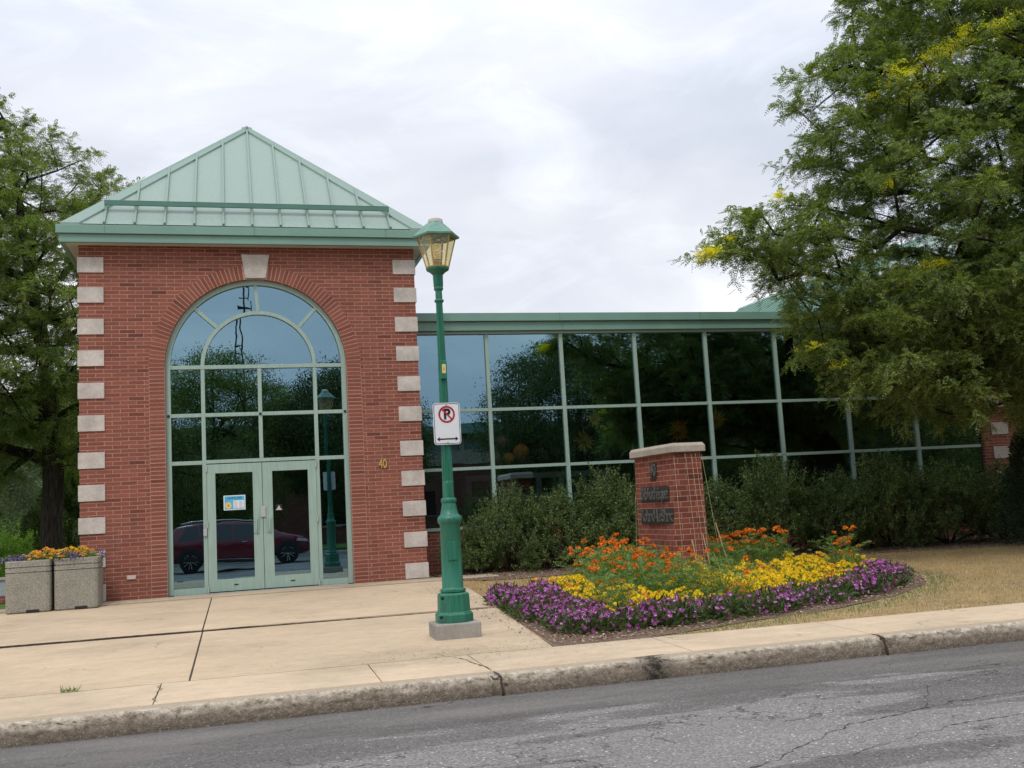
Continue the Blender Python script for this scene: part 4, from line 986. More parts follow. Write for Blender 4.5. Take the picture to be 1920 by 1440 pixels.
# ================================================================== brick monument sign
gm_ = -.09
mono = empty('brick_sign_pillar', (9.0, -3.4, gm_), label='tapered brick sign pillar with pale stone cap and dark lettering in the flower bed', cat='sign')
cT = Vector((8.83, -4.05)); dr = Vector((.9985, .052)); dl = Vector((-.052, .9985))
def q2(p, z): return (p.x-9.0, p.y+3.4, z-gm_)
TL = 1.42; TWd = .44
top = [cT, cT+dr*TWd, cT+dr*TWd+dl*TL, cT+dl*TL]
bot = [cT+Vector((-.165, -.03)), cT+dr*(TWd+.01)+Vector((0, -.03)), cT+dr*(TWd+.03)+dl*(TL+.05), cT+dl*(TL+.03)+Vector((-.02, 0))]
mb = MB(); mb.add([q2(p, -.3) for p in bot] + [q2(p, 1.85) for p in top], [(0, 3, 2, 1), (4, 5, 6, 7), (0, 1, 5, 4), (1, 2, 6, 5), (2, 3, 7, 6), (3, 0, 4, 7)])
mb.build('pillar', 'brick_sign', mono)
ov = .058
cb_ = [cT-dr*ov-dl*ov, cT+dr*(TWd+ov)-dl*ov, cT+dr*(TWd+ov)+dl*(TL+ov), cT-dr*ov+dl*(TL+ov)]; ct_ = [cT-dr*.03-dl*.03, cT+dr*(TWd+.03)-dl*.03, cT+dr*(TWd+.03)+dl*(TL+.03), cT-dr*.03+dl*(TL+.03)]
mb = MB(); mb.add([q2(p, 1.852) for p in cb_] + [q2(p, 1.945) for p in cb_] + [q2(p, 1.99) for p in ct_], [(3, 2, 1, 0), (8, 9, 10, 11)] + [(i, (i+1) % 4, (i+1) % 4+4, i+4) for i in range(4)] + [(i+4, (i+1) % 4+4, (i+1) % 4+8, i+8) for i in range(4)]); mb.build('cap', 'cap_stone', mono, bevel=.006)
# lettering on the face towards -X
def mono_text(body, size, s, z, sx, depth=.007, plate=None):
    o = text_mesh(body, size, 'sign_letter', 'lettering', mono, depth, sx, .001)
    b0, b1 = bot[3], bot[0]; f = (1.85-z)/(2.15); a = top[3].lerp(bot[3], f); b = top[0].lerp(bot[0], f)
    p = a.lerp(b, s); d = (b-a).normalized(); 
    X = Vector((d.x, d.y, 0)); Z = Vector((0, 0, 1)); Nn = X.cross(Z)
    if Nn.x > 0: Nn = -Nn
    Yv = Vector((0, 0, 1)); Zv = X.cross(Yv)
    loc = Vector(q2(p, z)) + Zv*(depth+.004)
    o.matrix_local = Matrix(((X.x, Yv.x, Zv.x, loc.x), (X.y, Yv.y, Zv.y, loc.y), (X.z, Yv.z, Zv.z, loc.z), (0, 0, 0, 1)))
    if plate:
        w_, h_ = plate; mb = MB(); mb.box(-w_/2, -h_/2, -.003, w_/2, h_/2, .0015); pl = mb.build('letter_plate', 'letter_plaque', mono); l2 = Vector(q2(p, z)) + Zv*.004
        pl.matrix_local = Matrix(((X.x, Yv.x, Zv.x, l2.x), (X.y, Yv.y, Zv.y, l2.y), (X.z, Yv.z, Zv.z, l2.z), (0, 0, 0, 1)))
    return o
mono_text('40', .28, .49, 1.61, .75, plate=(.21, .25))
mono_text('Bibliothèque', .28, .50, 1.25, .72, plate=(1.04, .235))
mono_text('Roland-LeBlanc', .28, .55, .91, .70, plate=(1.24, .235))
# plant supports leaning on the pillar
def stake(a, b, r, mat, name, lab, cat, grp):
    mb = MB(); A = Vector(a); B = Vector(b); n = 6; off_ = Vector((random.uniform(-1, 1), random.uniform(-1, 1), 0))*.006
    mb.tube([tuple((A.lerp(B, i/n) + off_*math.sin(math.pi*i/n)) - A) for i in range(n+1)], r, 5); o = mb.build(name, mat); o.location = a; tag(o, lab, cat, grp)
yf = -4.12
for x0, x1, z1, lab in ((8.80, 8.80, 1.80, 'twine running up the left front corner of the brick sign pillar'), (9.02, 8.99, 1.82, 'twine up the middle of the pillar front, nearest its left corner'), (9.14, 9.08, 1.82, 'twine up the pillar front, third from its left corner'), (9.22, 9.15, 1.82, 'twine up the pillar front, second from its right edge'), (9.42, 9.25, 1.80, 'slack twine hanging down just off the right edge of the pillar')):
    stake((x0, yf-.07, -.05), (x1, yf+.02, z1), .0022, 'twine', 'garden_twine', lab, 'twine', 'twine lines strung up the pillar')
for x0, x1, z1, lab in ((8.99, 8.985, .55, 'thin bamboo stake against the pillar front, left one'), (9.22, 9.16, .62, 'thin bamboo stake against the pillar front, middle one'), (9.55, 9.38, .78, 'pale bamboo stake leaning off the right side of the pillar'), (9.40, 9.30, .35, 'short bamboo stake at the foot of the pillar on the right')):
    stake((x0, yf-.12, -.08), (x1, yf+.0, z1), .008, 'stick', 'bamboo_stake', lab, 'stake', 'bamboo stakes beside the pillar')
stake((8.68, -2.60, -.05), (8.74, -2.62, 1.3), .0022, 'twine', 'garden_twine', 'twine hanging at the far left edge of the brick sign pillar', 'twine', 'twine lines strung up the pillar')

# ================================================================== plants
def blossoms(centers, r, mat, petals=7, flat=.45, up=True):
    """pom-pom flowers from small petals"""
    out_ = []
    for c in centers:
        k = petals*3; d = rand_dirs(k); d[:, 2] = np.abs(d[:, 2])*1.0 + .1; d = unit(d); s_ = unit(np.cross(d, rand_dirs(k)))
        # petals lie across the radial direction so the head looks round
        base = np.array(c) + d*r*.55*np.array([1, 1, flat]); t_ = unit(np.cross(s_, d)*.9 + d*.5)
        out_.append(diamonds(base, t_, s_, r*.85, r*.75))
    return np.concatenate(out_)
def flat_flowers(centers, r, nrm):
    out_ = []
    for c, nn in zip(centers, nrm):
        u = unit(np.cross(nn, [0.3, .2, 1.])); v = np.cross(nn, u)
        a = np.arange(5)*2*math.pi/5 + rng.uniform(0, 6); d = np.cos(a)[:, None]*u + np.sin(a)[:, None]*v; s_ = np.cross(nn, d)
        d = unit(d + nn*.25); out_.append(diamonds(np.repeat([c], 5, 0), d, s_, r, r*.85))
    return np.concatenate(out_)
def mound(n, R, H, ll, lw, upb=.4):
    d = rand_dirs(n); d[:, 2] = np.abs(d[:, 2]); rr = rng.uniform(.25, 1, n)**.6
    P = d*rr[:, None]*np.array([R, R, H]); D = unit(d*[1, 1, .6] + rng.normal(scale=.45, size=(n, 3)) + [0, 0, upb]); S = unit(np.cross(D, rand_dirs(n)))
    return diamonds(P, D, S, rng.uniform(.7, 1.3, n)*ll, lw)
def plant_proto(kind, i):
    if kind == 'yellow':
        lv = mound(130, .15, .17, .05, .016); c = rand_dirs(10+i*2); c[:, 2] = np.abs(c[:, 2])*.8+.25; c = unit(c)*[.15, .15, .215]*rng.uniform(.85, 1.08, (len(c), 1))
        fl_ = blossoms(c, .031, None, 8); return ('marigold', 'bed_leaf', lv, 'petal_yellow', fl_)
    if kind == 'gold':
        lv = mound(130, .14, .17, .05, .016); c = rand_dirs(13); c[:, 2] = np.abs(c[:, 2])*.8+.3; c = unit(c)*[.15, .15, .21]
        return ('marigold', 'bed_leaf', lv, 'petal_apricot', blossoms(c, .028, None, 8))
    if kind == 'orange':
        n = 34; P = np.column_stack([rng.normal(scale=.09, size=(n, 2)), rng.uniform(.04, .40, n)]); D = unit(rand_dirs(n)*[1, 1, .5] + [0, 0, .55])
        lv = np.concatenate([fronds(P, D, .13, 6, .036, .012, .3), mound(90, .15, .38, .055, .013, .8)])
        k = rng.integers(3, 6); c = np.column_stack([rng.normal(scale=.10, size=(k, 2)), rng.uniform(.34, .52, k)])
        return ('french_marigold', 'bed_leaf', lv, 'petal_orange', blossoms(c, .033, None, 9))
    if kind == 'green':
        n = 60; P = np.column_stack([rng.normal(scale=.11, size=(n, 2)), rng.uniform(.04, .42, n)]); D = unit(rand_dirs(n)*[1, 1, .5] + [0, 0, .6])
        lv = np.concatenate([fronds(P, D, .13, 7, .032, .009, .3), mound(60, .16, .40, .04, .010, .8)])
        c = np.column_stack([rng.normal(scale=.1, size=(1, 2)), [[.5]]])[:, :3]
        return ('french_marigold', 'bed_leaf', lv, 'petal_orange', blossoms(c, .03, None, 9))
    if kind in ('purple', 'sparse'):
        lv = mound(150, .16, .16, .075, .024, .3); k = (28+8*i) if kind == 'purple' else 12+3*i; c = rand_dirs(k); c[:, 2] = np.abs(c[:, 2])*1.0+.12; c = unit(c); P = c*[.165, .165, .19]
        return ('petunia', 'bed_leaf_dark', lv, 'petal_purple', flat_flowers(P, .027, unit(c + rng.normal(scale=.3, size=c.shape))))
    if kind == 'violet':
        lv = mound(90, .17, .12, .04, .015, .1); c = rand_dirs(60); c[:, 2] = np.abs(c[:, 2]); P = c*[.19, .19, .15]
        return ('petunia', 'bed_leaf_dark', lv, 'petal_violet', flat_flowers(P, .018, unit(c + rng.normal(scale=.3, size=c.shape))))
PROTO = {}
for kd in ('yellow', 'gold', 'orange', 'green', 'purple', 'sparse', 'violet'):
    PROTO[kd] = []
    for i in range(4):
        nm, lm, lv, pm, fl_ = plant_proto(kd, i); PROTO[kd].append((nm, quads_mesh('leaves', lv, lm), quads_mesh('blossoms', fl_, pm)))
def plant(kd, x, y, z, s, label, cat, group):
    nm, ml, mf = random.choice(PROTO[kd]); t0 = empty(nm, (x, y, z), random.uniform(0, 6.28), label=label, cat=cat, group=group); t0.scale = (s, s, s*random.uniform(.85, 1.15))
    obj('leaves', ml, t0); obj('blossoms', mf, t0)
LBL = {'yellow': ('low yellow marigold plant in the band behind the purple edging of the flower bed', 'marigold', 'yellow marigolds in the flower bed'),
       'orange': ('tall bushy plant with rust orange blooms in the inner part of the flower bed', 'marigold', 'orange flowered plants round the brick sign'),
       'green': ('tall feathery green plant with hardly any bloom in the inner part of the flower bed', 'marigold', 'feathery green plants round the brick sign'),
       'purple': ('low purple flowered plant in the outer edging of the flower bed', 'petunia', 'purple edging plants of the flower bed'),
       'gold': ('low golden orange marigold plant at an end of the yellow band in the bed', 'marigold', 'golden marigolds in the flower bed')}
LBL['sparse'] = ('low dark leaved plant with few purple blooms in the front edging of the bed', 'petunia', 'sparsely flowering edging plants of the bed')
FRONT = [(5.72, -4.30), (5.64, -6.2), (5.64, -8.10), (6.5, -8.16), (7.7, -7.98), (8.95, -7.66), (10.1, -7.08), (11.1, -6.15), (11.75, -5.35)]
def dline(x, y):
    p = np.array([x, y]); m = 9e9
    for a, b in zip(FRONT[:-1], FRONT[1:]):
        a = np.array(a); b = np.array(b); t_ = np.clip(((p-a)@(b-a))/((b-a)@(b-a)), 0, 1); m = min(m, float(np.linalg.norm(p-a-t_*(b-a))))
    return m
cand = rng.uniform((5.5, -8.3), (12.1, -2.2), size=(9000, 2)); placed = []; cnts = {}
BEDIN = FRONT + [(11.7, -4.4), (11.4, -3.2), (10.6, -2.6), (9.6, -2.4), (8.4, -2.5), (7.2, -3.6), (6.3, -4.2)]
for x, y in cand:
    if not inpoly(np.array([x]), np.array([y]), BEDIN)[0]: continue
    if 8.5 < x < 9.42 and -4.3 < y < -2.45: continue
    d = dline(x, y); wob = .20*noise.noise(Vector((x*1.3, y*1.3, 0))); left = x < 6.9 and y > -7.3
    b1 = (.82 if left else .66) + wob; b2 = b1 + (.7 if left else 1.0)+wob*2
    if 9.4 < x: b2 += .55
    if 6.8 < x < 8.0: b2 += .25*math.sin((x-6.8)*9)
    infront = 8.15 < x < 9.75 and y < -4.2
    if d < b1: kd = 'purple'; sp_ = .175
    elif d < b2 or infront: kd = 'yellow'; sp_ = .20
    else: kd = 'orange'; sp_ = .215
    if d < .10: continue
    if kd == 'yellow' and (y > -5.6 and x < 6.9): kd = 'gold'
    if kd == 'purple' and 6.4 < x < 10.0 and y < -6.5 and random.random() < .5: kd = 'sparse'
    if kd == 'yellow' and not infront and noise.noise(Vector((x*1.3+5, y*1.3, 0))) > .36: kd = 'orange' if y > -7.0 else 'purple'
    if kd == 'orange':
        g = noise.noise(Vector((x*.9+9, y*.9, 0)))
        kd = 'green' if g > .0 and random.random() < .75 else 'orange'
    if kd == 'yellow' and random.random() < .10: kd = 'gold'
    if kd == 'yellow' and x < 8.6 and random.random() < .07: kd = 'orange'
    if any((x-a)**2 + (y-b)**2 < ((sp_+s_)/2)**2 for a, b, s_ in placed): continue
    placed.append((x, y, sp_)); cnts[kd] = cnts.get(kd, 0)+1
    if cnts[kd] > 295: continue
    l_, c_, g_ = LBL[kd]; plant(kd, x, y, ground_z(y)+.01, random.uniform(.8, 1.2)*(1.16 if kd in ('orange', 'green') else 1.06), l_, c_, g_)
print('bed plants', cnts)

# planters
def planter(x, y, lab):
    t0 = empty('concrete_planter', (x, y, ground_z(y)), label=lab, cat='planter', group='concrete planters by the left corner of the entrance')
    W = .325
    def oct_(w_, c=.06): return [(-w_+c, -w_), (w_-c, -w_), (w_-.018, -w_+.018), (w_, -w_+c), (w_, w_-c), (w_-.018, w_-.018), (w_-c, w_), (-w_+c, w_), (-w_+.018, w_-.018), (-w_, w_-c), (-w_, -w_+c), (-w_+.018, -w_+.018)]
    mb = MB(); lv = [(.0, .305), (.02, W-.004), (.60, W), (.602, W-.014), (.614, W-.014), (.616, W), (.68, W), (.682, W-.014), (.694, W-.014), (.696, W+.001), (.775, W+.001), (.787, W-.012)]
    vs = []; n = 12
    for z, w_ in lv: vs += [(px, py, z) for px, py in oct_(w_)]
    iw = [(px, py, .787) for px, py in oct_(W-.07, .04)]; fl_ = [(px, py, .70) for px, py in oct_(W-.07, .04)]
    vs += iw + fl_; k = len(lv)
    fs = [(i*n+j, i*n+(j+1) % n, (i+1)*n+(j+1) % n, (i+1)*n+j) for i in range(k+1) for j in range(n)] + [tuple(range((k+1)*n, (k+2)*n))]
    mb.add(vs, fs); mb.build('tub', 'aggregate', t0)
    mb = MB(); mb.box(-.02+.0, -W-.004, .0, .16, -W+.05, .045); mb.build('drain_slot', 'trim_dark', t0)
    mb = MB(); mb.box(-W+.075, -W+.075, .69, W-.075, W-.075, .745); mb.build('soil', 'soil', t0)
planter(-.615, -.62, 'square aggregate concrete planter on the left with violet and apricot flowers')
planter(.07, -.60, 'square aggregate concrete planter on the right, against the brick corner')
pl = []
for x, y in poisson(np.column_stack([rng.uniform(-.90, .35, 900), rng.uniform(-.85, -.34, 900), np.zeros(900)]), .135)[:, :2]:
    if abs(x+.27) < .03: continue
    front = y < -.72
    kd = 'violet' if (x < -.62 or (front and -.2 < x < .12) or random.random() < .15) else 'gold'
    if kd == 'gold' and x > -.25 and random.random() < .5: kd = 'yellow'
    plab = {'violet': 'low violet flowered plant in the concrete planters', 'gold': 'apricot orange marigold plant in the concrete planters', 'yellow': 'yellow marigold plant in the right-hand concrete planter'}[kd]
    plant(kd, x, y, .735, random.uniform(.8, 1.0), plab, 'petunia' if kd == 'violet' else 'marigold', plab.replace('plant', 'plants'))

# shrubs ---------------------------------------------------------
def shrub_mesh(R, H, n, ll=.038, lw=.018, clumps=60, spiky=.25):
    cc = rand_dirs(clumps); cc[:, 2] = np.abs(cc[:, 2]); rr = rng.uniform(.35, 1, clumps)**.5; cc = cc*rr[:, None]*[R*.85, R*.85, H*.82]; cc[:, 2] += .08
    per = n//clumps; P = []; D = []
    for c in cc:
        r = rng.uniform(.14, .26)
        d0 = unit(np.array([c[0]*.5, c[1]*.5, .9]) + rng.normal(scale=.2, size=3))
        m = per; tw = 7; base = np.repeat(rng.normal(scale=r*.55, size=(tw, 3)), m//tw+1, 0)[:m]; dd = np.repeat(unit(d0 + rng.normal(scale=.55, size=(tw, 3))), m//tw+1, 0)[:m]
        tt = rng.uniform(0, r*1.7, m)[:, None]
        p = c + base + dd*tt + rng.normal(scale=.02, size=(m, 3)); P.append(p); D.append(unit(dd*.5 + rand_dirs(m)))
    # upright sprays at the top
    k = int(40*spiky*5); 
    for _ in range(k):
        a = rng.uniform(0, 6.28); q = rng.uniform(0, R*.8); b = np.array([q*math.cos(a), q*math.sin(a), H*.85*math.sqrt(max(.05, 1-(q/R)**2))]); dd = unit(np.array([math.cos(a)*.2, math.sin(a)*.2, 1]) + rng.normal(scale=.18, size=3)); m = 26
        p = b + dd*rng.uniform(0, rng.uniform(.22, .5), m)[:, None] + rng.normal(scale=.012, size=(m, 3)); P.append(p); D.append(unit(dd*.6 + rand_dirs(m)))
    P = np.concatenate(P); D = np.concatenate(D); P[:, 2] = np.maximum(P[:, 2], .02); S = unit(np.cross(D, rand_dirs(len(P))))
    return diamonds(P, D, S, rng.uniform(.7, 1.3, len(P))*ll, lw), cc
def stems_mb(cc, k=14):
    mb = MB()
    for c in cc[:k]: mb.tube([(c[0]*.1, c[1]*.1, 0), (c[0]*.45, c[1]*.45, c[2]*.5), tuple(c)], [.018, .012, .006], 5)
    return mb
SHR = []
for i in range(3):
    v_, cc = shrub_mesh(.98, 1.5, 24000, .045, .022, clumps=60, spiky=.35); me = quads_mesh('foliage', v_, 'shrub_leaf'); st = stems_mb(cc).build('stems', 'bark'); SHR.append((me, st.data)); bpy.data.objects.remove(st)
slist = [(6.75, .55, .66, .62, 'small low shrub at the left end of the row, beside the lamp post base'), (7.35, .30, .82, .98, 'shrub just right of the green lamp post, under the first gallery mullion'), (8.35, .25, .92, .90, 'shrub with upright sprays under the second gallery bay'),
         (9.35, .15, .95, 1.10, 'shrub directly left of the brick sign pillar, under the third bay'), (10.45, .1, .95, .98, 'shrub hidden partly behind the brick sign pillar'), (11.55, .0, .98, .92, 'shrub directly right of the brick sign pillar'), (12.7, -.05, .98, 1.16, 'shrub behind the orange flowers to the right of the sign'),
         (13.8, -.25, 1.0, .90, 'shrub behind the right end of the yellow marigold band'), (14.9, -.45, 1.0, 1.12, 'dark shrub above the purple right tip of the bed, under the sixth mullion'), (16.0, -.75, 1.0, .98, 'dark shrub in the shade below the drooping locust branches'), (17.2, -.9, 1.05, .95, 'dark shrub next to the last before the evergreen at right'), (18.5, -.6, 1.0, .95, 'dark shrub at the foot of the brick wing')]
for i, (x, y, s, h, lab) in enumerate(slist):
    me, st = SHR[i % 3]; t0 = empty('shrub', (x, y, 0), i*1.9, label=lab, cat='shrub', group='shrubs along the foot of the glass gallery'); t0.scale = (s, s, h*1.0)
    obj('foliage', me, t0); obj('stems', st, t0)
# dark evergreen at far right
def cone_foliage(R, H, n, ll, lw):
    h = rng.uniform(0, 1, n)**.8; a = rng.uniform(0, 6.28, n); r = R*(1-h)**.6*(.55+.45*rng.uniform(0, 1, n)**.4)*(1+.18*np.sin(a*5+h*20)); P = np.column_stack([r*np.cos(a), r*np.sin(a), h*H+.03])
    D = unit(np.column_stack([np.cos(a), np.sin(a), rng.uniform(-.2, 1, n)]) + rng.normal(scale=.4, size=(n, 3))); return diamonds(P, D, unit(np.cross(D, rand_dirs(n))), rng.uniform(.6, 1.3, n)*ll, lw)
t0 = empty('cedar', (16.95, -2.35, -.05), label='dark dense evergreen shrub at the right edge beside the brick wing', cat='evergreen shrub')
obj('foliage', quads_mesh('foliage', cone_foliage(.85, 2.6, 26000, .06, .022), 'cedar_leaf'), t0); mb = MB(); mb.tube([(0, 0, 0), (0, 0, 2.2)], [.06, .02], 6); mb.build('trunk', 'bark', t0)

# ---------------------------------------------------------------- locust trees
def tree_clumps(poly, yc, depth, sep, nmax=30000, wmul=1.4, y_of=None):
    a = np.array(poly); lo, hi = a.min(0), a.max(0); q = rng.uniform(lo, hi, size=(nmax, 2)); q = q[inpoly(q[:, 0], q[:, 1], poly)]
    d = polydist(q[:, 0], q[:, 1], poly); w_ = np.minimum(depth, .15 + d*wmul); y = yc + rng.uniform(-1, 1, len(q))*w_
    return poisson(np.column_stack([q[:, 0], y, q[:, 1]]), sep)
def locust_foliage(clumps, per, r, flen, ll, lw, pairs, outward=None, flat=.55):
    P = []; D = []; tw = []
    for c in clumps:
        nt_ = 6; d = rand_dirs(nt_)*[1, 1, .5]
        if outward is not None: d = d + unit((c-outward)*[1, 1, .4])*.55
        d = unit(d); rr = r*rng.uniform(.8, 1.35, nt_)
        k = per//nt_
        for i in range(nt_):
            t_ = rng.uniform(.08, 1.0, k); p = c + d[i]*rr[i]*t_[:, None]; p[:, 2] -= .12*rr[i]*t_**2; p += rng.normal(scale=.025, size=(k, 3))
            P.append(p); D.append(unit(d[i]*.55 + rand_dirs(k)*[1, 1, .7] + [0, 0, .12]))
            tw.append((c, c + d[i]*rr[i]*.5 - [0, 0, .03*rr[i]], c + d[i]*rr[i] - [0, 0, .12*rr[i]]))
    P = np.concatenate(P); D = np.concatenate(D)
    return fronds(P, D, flen, pairs, ll, lw), tw
def build_locust(name, trunk, trad, clumps, per, r, flen, ll, lw, pairs, out, lab, cat='tree', yellow=None, r0=.011, pen=.25):
    t0 = empty(name, trunk[0], label=lab, cat=cat); org = np.array(trunk[0], float)
    NP, par, cnt = skeleton(trunk, clumps, pen=pen)
    mb = branch_mesh(NP-org, par, cnt, len(trunk), r0); mb.build('branches', 'bark', t0, fixn=False)
    mb = MB(); T = [np.array(p, float)-org for p in trunk]
    # subdivide trunk for irregular girth
    pts = []; rad = []
    for i in range(len(T)-1):
        for k in range(4):
            t_ = k/4; pts.append(tuple(T[i]+(T[i+1]-T[i])*t_ + rng.normal(scale=.012, size=3))); rad.append((trad[i]+(trad[i+1]-trad[i])*t_)*(1+rng.normal(scale=.03)))
    pts.append(tuple(T[-1])); rad.append(trad[-1]); mb.tube(pts, rad, 14); mb.build('trunk', 'bark', t0, smooth=True)
    lv, tw = locust_foliage(clumps, per, r, flen, ll, lw, pairs, out); lv = lv - org
    mb = MB()
    for a, b, c in tw[::2]: mb.add([tuple(np.array(q)-org+np.array(dq)) for q in (a, b, c) for dq in ((0, 0, .004), (.005, 0, -.003))], [(0, 1, 3, 2), (2, 3, 5, 4)])
    mb.build('twigs', 'bark', t0, fixn=False)
    if yellow is not None:
        cen = lv.reshape(-1, 4, 3).mean(1) + org; sel = np.zeros(len(cen), bool)
        for (yx, yy, yz, yr) in yellow: sel |= (np.sum(((cen-[yx, yy, yz])/[1.5, 5, 1.0])**2, 1) < yr*yr*rng.uniform(.2, 1.3, len(cen)))
        L4 = lv.reshape(-1, 4, 3); obj('yellow_leaves', quads_mesh('yellow_leaves', L4[sel].reshape(-1, 3), 'locust_yellow'), t0); lv = L4[~sel].reshape(-1, 3)
    obj('crown', quads_mesh('crown', lv, 'locust_leaf'), t0)
    print(name, 'clumps', len(clumps), 'quads', len(lv)//4)
    return t0
RP = [(13.05, 10.6), (12.95, 9.2), (12.75, 8.55), (12.15, 8.35), (11.85, 8.0), (11.65, 7.35), (11.8, 7.05), (11.45, 6.5), (11.3, 6.05), (10.95, 5.75), (11.1, 5.35), (10.9, 5.1), (11.15, 4.6), (11.4, 4.2), (11.55, 3.75), (11.5, 3.45), (11.9, 3.3), (12.1, 2.95), (12.6, 2.55), (12.9, 2.25), (13.4, 2.55), (14.0, 2.3), (14.6, 2.15), (15.3, 2.5), (15.9, 2.2), (17.5, 2.3), (19.5, 3.0), (21, 5), (21, 9), (19, 12.2), (16, 12.4), (14, 11.6)]
clR = tree_clumps(RP, -3.6, 2.3, .50)
# keep some air in the crown
keep = np.array([noise.noise(Vector(c*.85)) > -.20 or c[2] < 4.2 for c in clR]); clR = clR[keep]
low = np.column_stack([rng.uniform(11.9, 18.2, 260), rng.uniform(-5.2, -3.4, 260), rng.uniform(2.35, 4.6, 260)])
low = low[(low[:, 2] > 2.3 + .5*np.sin(low[:, 0]*2.1)**2) & (low[:, 0] > 11.6 + .25*np.abs(low[:, 2]-3.4))]
clR = np.concatenate([clR, poisson(low, .42)])
tip = np.array([(10.95, -3.5, 5.35), (10.7, -3.5, 5.42), (10.5, -3.45, 5.28), (10.3, -3.45, 5.18), (10.12, -3.4, 5.08), (10.4, -3.5, 5.05), (10.6, -3.45, 5.2), (10.8, -3.55, 5.7), (11.0, -3.5, 4.95), (11.2, -3.4, 4.65)])
ext = build_locust('honey_locust', [(17.3, -3.6, -.1), (17.2, -3.6, 1.2), (17.25, -3.5, 2.6), (17.0, -3.5, 4.0), (16.8, -3.45, 5.6), (16.7, -3.4, 7.4), (16.9, -3.4, 9.4), (17.1, -3.4, 11.3)], [.32, .27, .25, .20, .16, .12, .08, .03],
    np.concatenate([clR, tip]), 122, .50, .19, .048, .0200, 7, np.array([17, -3.5, 5.]), 'large honey locust with feathery green crown and some yellow sprays overhanging the gallery at right',
    yellow=[(12.95, -4.6, 7.75, .20), (13.5, -4.6, 7.95, .17), (14.05, -4.8, 8.25, .25), (14.5, -4.8, 8.4, .18), (13.25, -4.6, 7.5, .15), (15.3, -4.8, 8.4, .13), (15.9, -4.8, 8.3, .11), (9.92, -3.4, 5.05, .12), (10.3, -3.4, 5.3, .08), (11.7, -3.9, 3.15, .10), (11.5, -3.6, 3.5, .10), (12.6, -4.7, 5.9, .11), (13.2, -4.8, 4.6, .13), (12.8, -4.8, 4.35, .09), (11.2, -3.6, 6.0, .10), (15.0, -4.9, 6.6, .12)])
LP = [(-9.5, 3.6), (-10.5, 8), (-9, 12.5), (-6.5, 14.3), (-4.5, 13.6), (-3.4, 12.9), (-2.7, 12.3), (-2.0, 12.0), (-1.4, 11.7), (-1.1, 11.7), (-1.2, 11.1), (-.75, 11.0), (-.2, 10.2), (.8, 8), (.6, 5), (-.2, 3.6), (-1.5, 3.0), (-2.5, 3.5), (-3.4, 2.6), (-4.5, 2.4), (-7, 2.8)]
clL = tree_clumps(LP, 12, 3.2, .66)
keep = np.array([noise.noise(Vector(c*.6) + Vector((3, 1, 2))) > -.30 for c in clL]); clL = clL[keep]
build_locust('honey_locust', [(-2.32, 12, -.1), (-2.36, 12, 1.2), (-2.30, 12, 3.0), (-2.45, 12, 4.2), (-2.5, 12, 6.0), (-2.9, 12, 8.2), (-3.2, 12, 10.5), (-3.6, 12, 12.8)], [.33, .28, .27, .24, .19, .14, .08, .03],
    clL, 120, .68, .26, .066, .027, 6, np.array([-2.5, 12, 6.]), 'honey locust with dark trunk standing behind the planters, left of the entrance', r0=.014)

# generic broadleaf trees: background and across the street
def broadleaf(R, zc, H, n_cl, per, ll, mat):
    c = rand_dirs(n_cl)*(rng.uniform(.3, 1, n_cl)**.45)[:, None]; c = c*[R, R, (H-zc)]; c[:, 2] += zc; c = c[c[:, 2] > 1.6]
    c = poisson(c, R*.11)
    NP, par, cnt = skeleton([(0, 0, 0), (0, 0, 1.2), (.05, 0, 2.4), (0, .1, zc*.8), (.1, 0, zc*1.1), (0, 0, H*.85)], c)
    tr = MB(); tr.tube([(0, 0, -.1), (0, 0, 1.2), (.05, 0, 2.4), (0, .1, zc*.8), (.1, 0, zc*1.1), (0, 0, H*.85)], [.3, .24, .22, .17, .12, .03], 10)
    b = branch_mesh(NP, par, cnt, 6, .014); tr.v_ = None
    base = len(tr.v); tr.v += b.v; tr.f += [tuple(i+base for i in f) for f in b.f]; tr.mi += b.mi
    m = len(c)*per; P = np.repeat(c, per, 0) + rng.normal(scale=R*.075, size=(m, 3))*[1.2, 1.2, .8]; D = unit(rand_dirs(m) + [0, 0, -.1]); S = unit(np.cross(D, rand_dirs(m)))
    return tr, quads_mesh('crown', diamonds(P, D, S, rng.uniform(.7, 1.3, m)*ll, ll*.55), mat)
tr1, cr1 = broadleaf(4.8, 5.6, 9.6, 620, 330, .11, 'tree_leaf'); tr2, cr2 = broadleaf(4.2, 5.2, 10.5, 560, 330, .10, 'locust_leaf')
o1 = tr1.build('trunk', 'bark', fixn=False); o2 = tr2.build('trunk', 'bark', fixn=False); td = [(o1.data, cr1), (o2.data, cr2)]; bpy.data.objects.remove(o1); bpy.data.objects.remove(o2)
def tree(x, y, z, s, sz, v, rz, lab, grp, cmat=None):
    t0 = empty('broadleaf_tree', (x, y, z), rz, label=lab, cat='tree', group=grp); t0.scale = (s, s, sz); obj('trunk', td[v][0], t0); obj('crown', td[v][1], t0)
for a in ((-10.5, 34, 0, 1.0, .85, 0, .3, 'mid green tree far behind the lawn at the left edge of the picture'), (-6.6, 38, 0, .95, .9, 0, 1.9, 'dark tree far behind the locust trunk, left of it'), (-3.2, 36, 0, .95, .95, 1, 2.9, 'tree far behind the gap between the locust trunk and the brick corner'), (-14.5, 44, 0, 1.3, 1.0, 1, 4.0, 'tallest of the far background trees at the left edge'), (-7.5, 48, 0, 1.4, 1.0, 0, 5.0, 'farthest dark tree at left behind the other background trees')):
    tree(*a, 'background trees beyond the lawn at left')
